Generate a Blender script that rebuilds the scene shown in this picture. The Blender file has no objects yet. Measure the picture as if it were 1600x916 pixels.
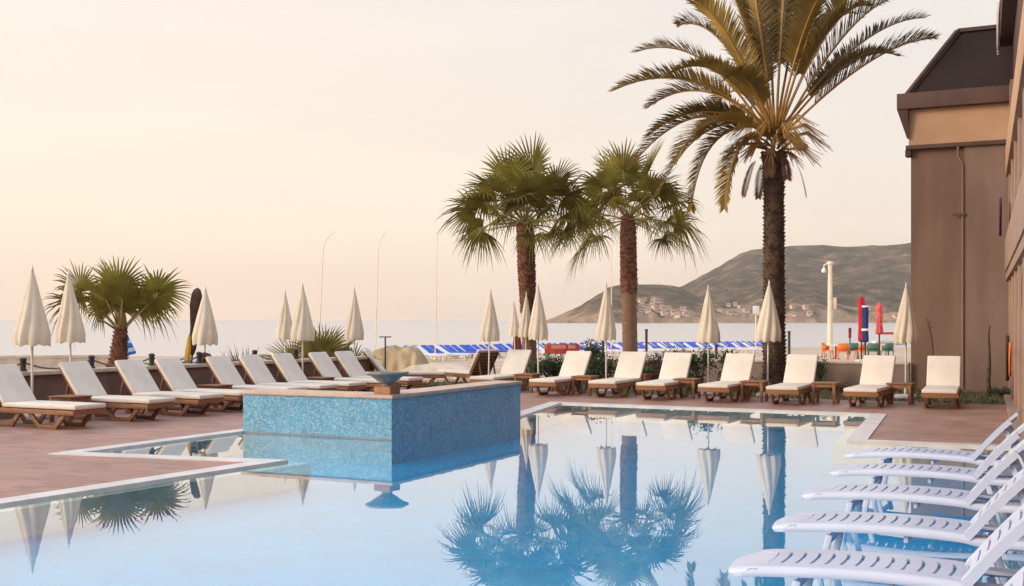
import bpy, bmesh, math, random
from mathutils import Vector, Matrix, noise as mnoise
from mathutils.geometry import tessellate_polygon
R = math.radians
V = Vector
scn = bpy.context.scene
col = scn.collection

# ------------------------------------------------------------------ camera
EYE = 1.7
FPX = 1841.0                     # focal length in pixels of the 1600 px wide photograph
cd = bpy.data.cameras.new('camera')
cd.sensor_width = 36.0
cd.lens = FPX / 1600.0 * 36.0
cd.shift_y = (500.0 - 458.0) / 1600.0
cd.clip_start = 0.1
cd.clip_end = 20000.0
cam = bpy.data.objects.new('camera', cd)
cam.location = (0, 0, EYE)
cam.rotation_euler = (R(90), 0, 0)
col.objects.link(cam)
scn.camera = cam

# ------------------------------------------------------------------ world, sun, exposure
SUN_AZ = -104.0                  # degrees from +Y towards +X
SUN_EL = 17.0
w = bpy.data.worlds.new('World')
scn.world = w
w.use_nodes = True
nt = w.node_tree
nt.nodes.clear()
def wn(t, **k):
    n = nt.nodes.new(t)
    for a, b in k.items(): setattr(n, a, b)
    return n
out = wn('ShaderNodeOutputWorld')
sky = wn('ShaderNodeTexSky', sky_type='NISHITA')
sky.sun_disc = False
sky.sun_elevation = R(SUN_EL)
sky.sun_rotation = R(SUN_AZ)
sky.dust_density = 4.0
sky.altitude = 0
bg1 = wn('ShaderNodeBackground'); bg1.inputs['Strength'].default_value = 0.05
nt.links.new(sky.outputs[0], bg1.inputs['Color'])
# thin bright overcast veil over the whole sky: warm and pale at the horizon, cooler overhead
tc = wn('ShaderNodeTexCoord')
sep = wn('ShaderNodeSeparateXYZ')
nt.links.new(tc.outputs['Generated'], sep.inputs[0])
ramp = wn('ShaderNodeValToRGB')
cr = ramp.color_ramp
stops = [(0.0, (0.78, 0.61, 0.51)), (0.03, (0.795, 0.625, 0.52)), (0.075, (0.81, 0.665, 0.545)), (0.16, (0.72, 0.615, 0.52)),
         (0.27, (0.69, 0.61, 0.55)), (0.42, (0.84, 0.83, 0.85)), (0.7, (0.84, 0.90, 1.04)), (1.0, (0.80, 0.91, 1.14))]
while len(cr.elements) < len(stops): cr.elements.new(0.5)
for e, (p, c) in zip(cr.elements, stops): e.position = p; e.color = (*c, 1)
nt.links.new(sep.outputs['Z'], ramp.inputs[0])
# faint streaky cloud
mp = wn('ShaderNodeMapping'); mp.inputs['Scale'].default_value = (2.2, 2.2, 14.0)
mp.inputs['Rotation'].default_value = (R(6), R(-5), 0)
nt.links.new(tc.outputs['Generated'], mp.inputs[0])
nz = wn('ShaderNodeTexNoise'); nz.inputs['Scale'].default_value = 1.6; nz.inputs['Detail'].default_value = 5
nt.links.new(mp.outputs[0], nz.inputs['Vector'])
mr = wn('ShaderNodeMapRange')
mr.inputs['From Min'].default_value = 0.45; mr.inputs['From Max'].default_value = 0.8
mr.inputs['To Min'].default_value = 0.985; mr.inputs['To Max'].default_value = 1.06
nt.links.new(nz.outputs[0], mr.inputs[0])
# glow round the hidden sun, low on the left
dotn = wn('ShaderNodeVectorMath', operation='DOT_PRODUCT')
g = V((-0.62, 0.78, 0.05)).normalized()
dotn.inputs[1].default_value = g
nt.links.new(tc.outputs['Generated'], dotn.inputs[0])
mg = wn('ShaderNodeMapRange', interpolation_type='SMOOTHSTEP')
mg.inputs['From Min'].default_value = 0.55; mg.inputs['From Max'].default_value = 1.0
mg.inputs['To Min'].default_value = 0.0; mg.inputs['To Max'].default_value = 1.0
nt.links.new(dotn.outputs['Value'], mg.inputs[0])
mix = wn('ShaderNodeMix', data_type='RGBA', blend_type='ADD')
mix.inputs['B'].default_value = (0.13, 0.085, 0.03, 1)
nt.links.new(mg.outputs[0], mix.inputs['Factor'])
nt.links.new(ramp.outputs[0], mix.inputs['A'])
mul = wn('ShaderNodeVectorMath', operation='SCALE')
nt.links.new(mix.outputs['Result'], mul.inputs[0])
nt.links.new(mr.outputs[0], mul.inputs['Scale'])
bg2 = wn('ShaderNodeBackground'); bg2.inputs['Strength'].default_value = 0.93
nt.links.new(mul.outputs[0], bg2.inputs['Color'])
add = wn('ShaderNodeAddShader')
nt.links.new(bg1.outputs[0], add.inputs[0]); nt.links.new(bg2.outputs[0], add.inputs[1])
nt.links.new(add.outputs[0], out.inputs['Surface'])

sd = bpy.data.lights.new('sun', 'SUN')
sd.energy = 1.75
sd.angle = R(18)
sd.color = (1.0, 0.82, 0.62)
sun = bpy.data.objects.new('sun', sd)
az, el = R(SUN_AZ), R(SUN_EL)
sdir = V((math.sin(az) * math.cos(el), math.cos(az) * math.cos(el), math.sin(el)))
sun.rotation_euler = sdir.to_track_quat('Z', 'Y').to_euler()
col.objects.link(sun)

scn.view_settings.view_transform = 'Standard'
scn.view_settings.look = 'None'
scn.view_settings.exposure = 0.32
scn.view_settings.gamma = 1.0
scn.view_settings.use_curve_mapping = False
scn.render.engine = 'CYCLES'
cy = scn.cycles
cy.max_bounces = 8; cy.diffuse_bounces = 3; cy.glossy_bounces = 4; cy.transparent_max_bounces = 12; cy.transmission_bounces = 4
cy.volume_bounces = 0
cy.caustics_reflective = False; cy.caustics_refractive = False
cy.use_denoising = True

# ------------------------------------------------------------------ helpers
def W(px, py, d):                # point seen at pixel (px, py) of the photograph at depth d
    return V(((px - 800) / FPX * d, d, EYE - (py - 500) / FPX * d))
def G(px, d, z=0.0):
    return V(((px - 800) / FPX * d, d, z))

class MB:
    def __init__(s): s.v = []; s.f = []; s.t = []
    def add(s, vs, fs):
        o = len(s.v); s.v += [V(v) for v in vs]; s.f += [tuple(i + o for i in f) for f in fs]; return s
    def box(s, c, d, rz=0, rot=None):
        m = rot or Matrix.Rotation(rz, 3, 'Z')
        x, y, z = d[0] / 2, d[1] / 2, d[2] / 2
        vs = [V(c) + m @ V((a * x, b * y, e * z)) for a in (-1, 1) for b in (-1, 1) for e in (-1, 1)]
        return s.add(vs, [(0, 1, 3, 2), (4, 6, 7, 5), (0, 4, 5, 1), (2, 3, 7, 6), (0, 2, 6, 4), (1, 5, 7, 3)])
    def beam(s, a, b, w, h, up=(0, 0, 1)):
        a, b = V(a), V(b); t = (b - a).normalized(); sd_ = t.cross(V(up))
        if sd_.length < 1e-4: sd_ = t.cross(V((1, 0, 0)))
        sd_.normalize(); u = sd_.cross(t)
        vs = []
        for p in (a, b):
            for e, q in ((-1, -1), (1, -1), (1, 1), (-1, 1)):
                vs.append(p + sd_ * (e * w / 2) + u * (q * h / 2))
        return s.add(vs, [(3, 2, 1, 0), (4, 5, 6, 7), (0, 1, 5, 4), (1, 2, 6, 5), (2, 3, 7, 6), (3, 0, 4, 7)])
    def tube(s, pts, rad, n=8, cap=True):
        pts = [V(p) for p in pts]
        if not isinstance(rad, (list, tuple)): rad = [rad] * len(pts)
        vs, fs = [], []
        ref = None
        for i, p in enumerate(pts):
            t = (pts[min(i + 1, len(pts) - 1)] - pts[max(i - 1, 0)]).normalized()
            if ref is None:
                ref = t.orthogonal().normalized()
            ref = (ref - t * ref.dot(t)).normalized()
            b = t.cross(ref)
            for k in range(n):
                a = 2 * math.pi * k / n
                vs.append(p + (ref * math.cos(a) + b * math.sin(a)) * rad[i])
        for i in range(len(pts) - 1):
            for k in range(n):
                k2 = (k + 1) % n
                fs.append((i * n + k, i * n + k2, (i + 1) * n + k2, (i + 1) * n + k))
        if cap:
            fs.append(tuple(reversed(range(n)))); fs.append(tuple((len(pts) - 1) * n + k for k in range(n)))
        return s.add(vs, fs)
    def lathe(s, prof, n=24, c=(0, 0, 0), fn=None):
        vs, fs = [], []
        c = V(c)
        for i, (r, z) in enumerate(prof):
            for k in range(n):
                a = 2 * math.pi * k / n
                rr = r if fn is None else fn(r, z, a, i)
                vs.append(c + V((rr * math.cos(a), rr * math.sin(a), z)))
        for i in range(len(prof) - 1):
            for k in range(n):
                k2 = (k + 1) % n
                fs.append((i * n + k, i * n + k2, (i + 1) * n + k2, (i + 1) * n + k))
        if prof[0][0] > 1e-5: fs.append(tuple(reversed(range(n))))
        if prof[-1][0] > 1e-5: fs.append(tuple((len(prof) - 1) * n + k for k in range(n)))
        return s.add(vs, fs)
    def prism(s, poly, z0, z1):
        n = len(poly)
        a = sum(poly[i][0] * poly[(i + 1) % n][1] - poly[(i + 1) % n][0] * poly[i][1] for i in range(n))
        if a < 0: poly = list(reversed(poly))
        vs = [V((p[0], p[1], z0)) for p in poly] + [V((p[0], p[1], z1)) for p in poly]
        fs = [tuple(reversed(range(n))), tuple(range(n, 2 * n))]
        for i in range(n):
            j = (i + 1) % n
            fs.append((i, j, n + j, n + i))
        return s.add(vs, fs)
    def build(s, name, mat, parent=None, bevel=0.0, smooth=False, loc=None, rz=0.0, auto=None, seg=2):
        me = bpy.data.meshes.new(name)
        me.from_pydata(s.v, [], s.f)
        if bevel > 0:
            bm = bmesh.new(); bm.from_mesh(me)
            bmesh.ops.remove_doubles(bm, verts=bm.verts, dist=1e-5)
            ed = [e for e in bm.edges if len(e.link_faces) == 2 and e.calc_face_angle(0) > 0.5]
            bmesh.ops.bevel(bm, geom=ed, offset=bevel, segments=seg, affect='EDGES', profile=0.6, clamp_overlap=True)
            bm.to_mesh(me); bm.free()
        if smooth or bevel > 0:
            me.polygons.foreach_set('use_smooth', [True] * len(me.polygons))
        if auto is not None or bevel > 0:
            me.set_sharp_from_angle(angle=R(auto if auto is not None else 40))
        me.update()
        if s.t:
            at = me.attributes.new('tint', 'FLOAT', 'FACE'); s.t += [0.5] * (len(s.f) - len(s.t))
            at.data.foreach_set('value', s.t[:len(me.polygons)])
        if mat: me.materials.append(mat)
        o = bpy.data.objects.new(name, me)
        col.objects.link(o)
        if parent: o.parent = parent
        if loc is not None: o.location = loc
        o.rotation_euler.z = rz
        return o

def tag(o, label=None, cat=None, group=None, kind=None):
    if label: o['label'] = label
    if cat: o['category'] = cat
    if group: o['group'] = group
    if kind: o['kind'] = kind
    return o
def empty(name, loc, rz=0.0, label=None, cat=None, group=None):
    o = bpy.data.objects.new(name, None); col.objects.link(o)
    o.location = loc; o.rotation_euler.z = rz; o.empty_display_size = 0.3
    return tag(o, label, cat, group)
KIDS = {}
def kids(o): return [c for c in bpy.data.objects if c.parent == o]
def copy_tree(o, parent=None):
    c = o.copy(); col.objects.link(c)
    if parent: c.parent = parent
    for ch in kids(o): copy_tree(ch, c)
    return c

# ------------------------------------------------------------------ materials
def new_mat(name):
    m = bpy.data.materials.new(name); m.use_nodes = True
    return m, m.node_tree, m.node_tree.nodes['Principled BSDF']
def N(t, ty, **k):
    n = t.nodes.new(ty)
    for a, b in k.items(): setattr(n, a, b)
    return n
def noisy(name, c1, c2, scale=4.0, rough=0.7, detail=6, bump=0.0, bscale=None, spec=0.4, coord='Object', stretch=(1, 1, 1), lo=0.35, hi=0.65, transl=0.0, metal=0.0):
    m, t, b = new_mat(name)
    tcn = N(t, 'ShaderNodeTexCoord'); mpn = N(t, 'ShaderNodeMapping'); mpn.inputs['Scale'].default_value = stretch
    t.links.new(tcn.outputs[coord], mpn.inputs[0])
    n = N(t, 'ShaderNodeTexNoise'); n.inputs['Scale'].default_value = scale; n.inputs['Detail'].default_value = detail
    t.links.new(mpn.outputs[0], n.inputs['Vector'])
    r = N(t, 'ShaderNodeValToRGB'); r.color_ramp.elements[0].position = lo; r.color_ramp.elements[1].position = hi
    r.color_ramp.elements[0].color = (*c1, 1); r.color_ramp.elements[1].color = (*c2, 1)
    t.links.new(n.outputs[0], r.inputs[0]); t.links.new(r.outputs[0], b.inputs['Base Color'])
    b.inputs['Roughness'].default_value = rough; b.inputs['Specular IOR Level'].default_value = spec; b.inputs['Metallic'].default_value = metal
    if bump:
        n2 = N(t, 'ShaderNodeTexNoise'); n2.inputs['Scale'].default_value = bscale or scale * 4; n2.inputs['Detail'].default_value = 4
        t.links.new(mpn.outputs[0], n2.inputs['Vector'])
        bp = N(t, 'ShaderNodeBump'); bp.inputs['Strength'].default_value = bump; bp.inputs['Distance'].default_value = 0.02
        t.links.new(n2.outputs[0], bp.inputs['Height']); t.links.new(bp.outputs[0], b.inputs['Normal'])
    if transl > 0:
        tr = N(t, 'ShaderNodeBsdfTranslucent'); t.links.new(r.outputs[0], tr.inputs['Color'])
        mx = N(t, 'ShaderNodeMixShader'); mx.inputs[0].default_value = transl
        o = t.nodes['Material Output']
        t.links.new(b.outputs[0], mx.inputs[1]); t.links.new(tr.outputs[0], mx.inputs[2]); t.links.new(mx.outputs[0], o.inputs['Surface'])
    return m

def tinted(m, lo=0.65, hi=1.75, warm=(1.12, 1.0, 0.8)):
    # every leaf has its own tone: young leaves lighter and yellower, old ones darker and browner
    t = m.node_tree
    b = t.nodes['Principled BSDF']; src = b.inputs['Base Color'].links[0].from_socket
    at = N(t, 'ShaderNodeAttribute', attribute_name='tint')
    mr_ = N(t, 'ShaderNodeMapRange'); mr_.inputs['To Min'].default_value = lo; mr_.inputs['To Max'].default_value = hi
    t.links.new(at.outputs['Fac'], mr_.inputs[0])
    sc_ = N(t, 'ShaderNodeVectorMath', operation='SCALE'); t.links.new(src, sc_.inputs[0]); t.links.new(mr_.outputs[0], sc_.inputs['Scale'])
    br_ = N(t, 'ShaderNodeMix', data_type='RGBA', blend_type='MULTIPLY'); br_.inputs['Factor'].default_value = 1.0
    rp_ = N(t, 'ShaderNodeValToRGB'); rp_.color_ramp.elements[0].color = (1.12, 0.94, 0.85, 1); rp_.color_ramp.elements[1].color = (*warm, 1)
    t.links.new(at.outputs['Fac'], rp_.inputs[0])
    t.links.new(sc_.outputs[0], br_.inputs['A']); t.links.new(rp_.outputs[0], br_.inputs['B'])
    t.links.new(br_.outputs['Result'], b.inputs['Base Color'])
    for n in t.nodes:
        if n.type == 'BSDF_TRANSLUCENT': t.links.new(br_.outputs['Result'], n.inputs['Color'])
    return m

M = {}
M['cushion'] = noisy('cushion_fabric', (0.70, 0.62, 0.525), (0.77, 0.69, 0.595), 3, 0.9, bump=0.15, bscale=120, spec=0.15)
M['teak'] = noisy('teak_wood', (0.20, 0.085, 0.036), (0.33, 0.15, 0.07), 5, 0.55, bump=0.1, bscale=30, stretch=(1, 6, 6))
M['teak_dark'] = noisy('teak_wood_dark', (0.14, 0.06, 0.03), (0.24, 0.11, 0.055), 5, 0.6, stretch=(1, 6, 6))
M['canopy'] = noisy('parasol_cloth', (0.76, 0.675, 0.54), (0.84, 0.76, 0.63), 2.5, 0.9, spec=0.1, transl=0.3, bump=0.1, bscale=60)
M['pole_white'] = noisy('white_pole_paint', (0.66, 0.62, 0.57), (0.76, 0.72, 0.67), 6, 0.45)
M['concrete'] = noisy('pale_concrete', (0.48, 0.46, 0.44), (0.62, 0.60, 0.57), 8, 0.85, bump=0.3)
M['plastic'] = noisy('white_resin', (0.55, 0.60, 0.74), (0.64, 0.68, 0.82), 2, 0.32, spec=0.5)  # white resin; blue cast from pool and sky is put into the colour
M['plastic_dim'] = noisy('white_resin_frame', (0.54, 0.60, 0.75), (0.62, 0.67, 0.81), 2, 0.38, spec=0.5)  # same bluish light tinted into the frame's white
M['dark_metal'] = noisy('dark_post_paint', (0.03, 0.027, 0.025), (0.06, 0.055, 0.05), 8, 0.5)
M['rope'] = noisy('brown_rope', (0.16, 0.10, 0.06), (0.28, 0.18, 0.11), 40, 0.9)
M['fan_leaf'] = noisy('fan_palm_leaf', (0.075, 0.078, 0.014), (0.175, 0.162, 0.036), 1.6, 0.6, spec=0.2, transl=0.28)
M['fan_leaf_b'] = noisy('low_palm_leaf', (0.095, 0.095, 0.022), (0.17, 0.155, 0.045), 1.6, 0.5, spec=0.4, transl=0.25)
tinted(M['fan_leaf']); tinted(M['fan_leaf_b'])
M['dry_leaf'] = noisy('dry_palm_leaf', (0.16, 0.075, 0.04), (0.30, 0.16, 0.085), 2, 0.8, transl=0.2)
M['petiole'] = noisy('palm_leaf_stalk', (0.20, 0.15, 0.05), (0.33, 0.22, 0.08), 3, 0.5)
M['date_leaf'] = noisy('date_palm_leaf', (0.125, 0.098, 0.027), (0.32, 0.24, 0.072), 0.8, 0.5, spec=0.3, transl=0.3)
tinted(M['date_leaf'], 0.6, 1.35)
M['date_stalk'] = noisy('date_palm_stalk', (0.34, 0.18, 0.04), (0.50, 0.27, 0.06), 2, 0.5)
M['date_fruit'] = noisy('date_fruit_stalk', (0.42, 0.22, 0.05), (0.60, 0.36, 0.10), 6, 0.6)
M['trunk_fan'] = noisy('fan_palm_bark', (0.10, 0.042, 0.026), (0.24, 0.105, 0.062), 7, 0.9, bump=0.6, bscale=20)
M['trunk_smooth'] = noisy('fan_palm_lower_bark', (0.15, 0.085, 0.055), (0.25, 0.15, 0.10), 4, 0.9, bump=0.5, stretch=(3, 3, 12))
M['trunk_date'] = noisy('date_palm_bark', (0.055, 0.036, 0.026), (0.15, 0.092, 0.058), 6, 0.9, bump=0.6, bscale=25)
M['shrub'] = noisy('shrub_leaf', (0.035, 0.055, 0.02), (0.085, 0.11, 0.04), 2, 0.6, transl=0.2)
M['shrub_bright'] = noisy('bright_leaf', (0.04, 0.15, 0.035), (0.10, 0.24, 0.06), 3, 0.6, transl=0.2)
M['shrub_yellow'] = noisy('yellow_leaf', (0.16, 0.18, 0.03), (0.32, 0.28, 0.05), 3, 0.6, transl=0.2)
M['shrub_pale'] = noisy('pale_leaf', (0.12, 0.12, 0.05), (0.24, 0.21, 0.10), 2, 0.7, transl=0.2)
M['stem'] = noisy('woody_stem', (0.07, 0.045, 0.03), (0.14, 0.09, 0.06), 8, 0.9)
M['stone'] = noisy('grey_stone', (0.26, 0.225, 0.18), (0.40, 0.345, 0.28), 9, 0.85, bump=0.4)
M['brick'] = noisy('brick_red_stone', (0.33, 0.16, 0.085), (0.44, 0.23, 0.13), 9, 0.8, bump=0.3)
M['cap'] = noisy('pink_beige_coping', (0.52, 0.37, 0.28), (0.64, 0.48, 0.37), 5, 0.6, bump=0.15)
M['white_coping'] = noisy('white_pool_coping', (0.62, 0.58, 0.56), (0.74, 0.70, 0.68), 3, 0.35, bump=0.1)
M['wall_cap'] = noisy('wall_coping', (0.54, 0.44, 0.35), (0.66, 0.55, 0.45), 4, 0.75, bump=0.2)
M['wall_brown'] = noisy('brown_render', (0.15, 0.082, 0.062), (0.20, 0.112, 0.085), 3, 0.9, bump=0.3, bscale=40)
M['wall_pale'] = noisy('pale_brown_render', (0.22, 0.155, 0.12), (0.28, 0.2, 0.16), 3, 0.9, bump=0.3, bscale=40)
M['tan'] = noisy('tan_render', (0.45, 0.27, 0.165), (0.52, 0.32, 0.20), 1.2, 0.85, bump=0.12, bscale=50)
M['mauve'] = noisy('mauve_brown_render', (0.165, 0.100, 0.074), (0.226, 0.140, 0.105), 1.6, 0.85, bump=0.12, bscale=60, stretch=(1, 1, 0.22))
M['mauve2'] = noisy('greyer_brown_render', (0.178, 0.114, 0.090), (0.24, 0.158, 0.125), 1.6, 0.85, bump=0.12, bscale=60, stretch=(1, 1, 0.22))
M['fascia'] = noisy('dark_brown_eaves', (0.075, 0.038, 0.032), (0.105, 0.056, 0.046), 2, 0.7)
M['roof'] = noisy('dark_roof_shingle', (0.020, 0.011, 0.010), (0.034, 0.019, 0.017), 12, 0.9, stretch=(1, 1, 3))
M['pilaster'] = noisy('beige_pilaster', (0.29, 0.19, 0.145), (0.36, 0.24, 0.185), 2, 0.8)
M['dark_gap'] = noisy('dark_interior', (0.035, 0.022, 0.018), (0.06, 0.04, 0.03), 2, 0.9)
M['sand'] = noisy('beach_sand', (0.43, 0.31, 0.215), (0.56, 0.43, 0.32), 0.35, 0.95, bump=0.3, bscale=2.0)
M['grass'] = noisy('short_grass', (0.05, 0.06, 0.015), (0.12, 0.115, 0.035), 3, 0.8, transl=0.2)
M['soil'] = noisy('brown_soil', (0.085, 0.075, 0.035), (0.16, 0.12, 0.065), 2, 0.95, bump=0.4)
M['blue'] = noisy('blue_cushion', (0.012, 0.06, 0.42), (0.03, 0.12, 0.60), 3, 0.7)
M['navy'] = noisy('navy_cloth', (0.012, 0.022, 0.11), (0.025, 0.045, 0.18), 3, 0.8)
M['red'] = noisy('red_cloth', (0.42, 0.012, 0.018), (0.60, 0.03, 0.035), 3, 0.8, transl=0.15)
M['pink_red'] = noisy('faded_red_cloth', (0.60, 0.06, 0.06), (0.78, 0.20, 0.17), 7, 0.8, transl=0.15)
M['dark_red'] = noisy('dark_red_cloth', (0.12, 0.014, 0.012), (0.24, 0.035, 0.03), 3, 0.8)
M['orange'] = noisy('orange_plastic', (0.72, 0.13, 0.015), (0.85, 0.20, 0.03), 3, 0.5)
M['green'] = noisy('green_plastic', (0.045, 0.12, 0.085), (0.08, 0.17, 0.12), 3, 0.5)
M['yellow'] = noisy('yellow_cloth', (0.65, 0.38, 0.03), (0.78, 0.48, 0.06), 3, 0.8)
M['amber'] = noisy('amber_tabletop', (0.72, 0.48, 0.16), (0.80, 0.56, 0.22), 3, 0.6)
M['brown_cloth'] = noisy('brown_cloth', (0.055, 0.03, 0.025), (0.10, 0.055, 0.045), 5, 0.9)
M['tarp'] = noisy('beige_tarp', (0.36, 0.27, 0.15), (0.52, 0.40, 0.25), 1.4, 0.9, bump=0.5, bscale=4)
M['tarp_pale'] = noisy('pale_tarp', (0.60, 0.50, 0.38), (0.72, 0.62, 0.49), 1.4, 0.9, bump=0.5, bscale=4)
M['sign_red'] = noisy('red_sign_paint', (0.50, 0.055, 0.04), (0.60, 0.09, 0.06), 5, 0.6)
M['sign_pink'] = noisy('pale_sign_band', (0.58, 0.30, 0.24), (0.70, 0.40, 0.33), 14, 0.7)
M['lamp_cream'] = noisy('cream_lamp_paint', (0.72, 0.58, 0.44), (0.82, 0.68, 0.53), 3, 0.5)
M['white'] = noisy('white_paint', (0.74, 0.72, 0.70), (0.82, 0.80, 0.78), 3, 0.5)
M['lilac'] = noisy('lilac_towel', (0.46, 0.38, 0.42), (0.60, 0.52, 0.55), 8, 0.95)
M['purple'] = noisy('purple_cloth', (0.09, 0.02, 0.08), (0.16, 0.035, 0.12), 5, 0.9)
M['house'] = noisy('house_wall', (0.55, 0.42, 0.32), (0.70, 0.56, 0.45), 0.05, 0.9, coord='Object')
M['house_roof'] = noisy('house_roof', (0.36, 0.17, 0.10), (0.46, 0.24, 0.15), 0.1, 0.9)
M['house_window'] = noisy('house_window', (0.05, 0.05, 0.06), (0.09, 0.09, 0.1), 1, 0.4)
M['pot'] = noisy('terracotta_pot', (0.34, 0.12, 0.09), (0.44, 0.18, 0.14), 5, 0.8)

def mosaic_mat(name, cols, tile=0.03, rough=0.25, axes='xyz'):
    m, t, b = new_mat(name)
    tcn = N(t, 'ShaderNodeTexCoord')
    sc = N(t, 'ShaderNodeVectorMath', operation='SCALE'); sc.inputs['Scale'].default_value = 1 / tile
    t.links.new(tcn.outputs['Object'], sc.inputs[0])
    off = N(t, 'ShaderNodeVectorMath', operation='ADD'); off.inputs[1].default_value = (0.37, 0.41, 0.43)
    t.links.new(sc.outputs[0], off.inputs[0])
    fl = N(t, 'ShaderNodeVectorMath', operation='FLOOR'); t.links.new(off.outputs[0], fl.inputs[0])
    wnz = N(t, 'ShaderNodeTexWhiteNoise', noise_dimensions='3D'); t.links.new(fl.outputs[0], wnz.inputs['Vector'])
    r = N(t, 'ShaderNodeValToRGB'); r.color_ramp.interpolation = 'CONSTANT'
    while len(r.color_ramp.elements) < len(cols): r.color_ramp.elements.new(0.5)
    for i, (e, c) in enumerate(zip(r.color_ramp.elements, cols)):
        e.position = i / len(cols); e.color = (*c, 1)
    t.links.new(wnz.outputs['Value'], r.inputs[0])
    big = N(t, 'ShaderNodeTexNoise'); big.inputs['Scale'].default_value = 2.0
    t.links.new(tcn.outputs['Object'], big.inputs['Vector'])
    mrn = N(t, 'ShaderNodeMapRange'); mrn.inputs['From Min'].default_value = 0.3; mrn.inputs['From Max'].default_value = 0.7
    mrn.inputs['To Min'].default_value = 0.9; mrn.inputs['To Max'].default_value = 1.1
    t.links.new(big.outputs[0], mrn.inputs[0])
    ml = N(t, 'ShaderNodeVectorMath', operation='SCALE'); t.links.new(r.outputs[0], ml.inputs[0]); t.links.new(mrn.outputs[0], ml.inputs['Scale'])
    t.links.new(ml.outputs[0], b.inputs['Base Color'])
    b.inputs['Roughness'].default_value = rough
    return m
M['mosaic'] = mosaic_mat('blue_glass_mosaic', [(0.12, 0.34, 0.46), (0.17, 0.39, 0.50), (0.10, 0.30, 0.44), (0.32, 0.48, 0.53), (0.13, 0.36, 0.50), (0.22, 0.43, 0.50), (0.11, 0.32, 0.47)], 0.022)
M['pool_tile'] = mosaic_mat('pool_floor_mosaic', [(0.008, 0.36, 0.68), (0.012, 0.40, 0.74), (0.010, 0.38, 0.71), (0.014, 0.415, 0.76)], 0.05, 0.4)
M['lip'] = noisy('overflow_lip', (0.50, 0.47, 0.42), (0.60, 0.57, 0.51), 5, 0.5)

def deck_mat():
    m, t, b = new_mat('terracotta_deck_tile')
    tcn = N(t, 'ShaderNodeTexCoord')
    mpn = N(t, 'ShaderNodeMapping'); mpn.inputs['Rotation'].default_value = (0, 0, R(26.5))
    t.links.new(tcn.outputs['Object'], mpn.inputs[0])
    br = N(t, 'ShaderNodeTexBrick')
    br.inputs['Scale'].default_value = 1.0; br.inputs['Brick Width'].default_value = 0.33; br.inputs['Row Height'].default_value = 0.165
    br.inputs['Mortar Size'].default_value = 0.007; br.inputs['Bias'].default_value = 0.0
    br.inputs['Color1'].default_value = (0.40, 0.22, 0.165, 1); br.inputs["Color2"].default_value = (0.31, 0.16, 0.12, 1); br.inputs['Mortar'].default_value = (0.36, 0.27, 0.22, 1)
    t.links.new(mpn.outputs[0], br.inputs['Vector'])
    n = N(t, 'ShaderNodeTexNoise'); n.inputs['Scale'].default_value = 0.9; n.inputs['Detail'].default_value = 8
    t.links.new(mpn.outputs[0], n.inputs['Vector'])
    mrn = N(t, 'ShaderNodeMapRange'); mrn.inputs['From Min'].default_value = 0.3; mrn.inputs['From Max'].default_value = 0.7
    mrn.inputs['To Min'].default_value = 0.84; mrn.inputs['To Max'].default_value = 1.16
    t.links.new(n.outputs[0], mrn.inputs[0])
    ml = N(t, 'ShaderNodeVectorMath', operation='SCALE'); t.links.new(br.outputs['Color'], ml.inputs[0]); t.links.new(mrn.outputs[0], ml.inputs['Scale'])
    t.links.new(ml.outputs[0], b.inputs['Base Color'])
    rr = N(t, 'ShaderNodeMapRange'); rr.inputs['From Min'].default_value = 0.35; rr.inputs['From Max'].default_value = 0.65
    rr.inputs['To Min'].default_value = 0.38; rr.inputs['To Max'].default_value = 0.68; b.inputs['Specular IOR Level'].default_value = 0.3
    t.links.new(n.outputs[0], rr.inputs[0]); t.links.new(rr.outputs[0], b.inputs['Roughness'])
    bp = N(t, 'ShaderNodeBump'); bp.inputs['Strength'].default_value = 0.25; bp.inputs['Distance'].default_value = 0.004
    t.links.new(br.outputs['Fac'], bp.inputs['Height']); bp.invert = True
    t.links.new(bp.outputs[0], b.inputs['Normal'])
    return m
M['deck'] = deck_mat()

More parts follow.
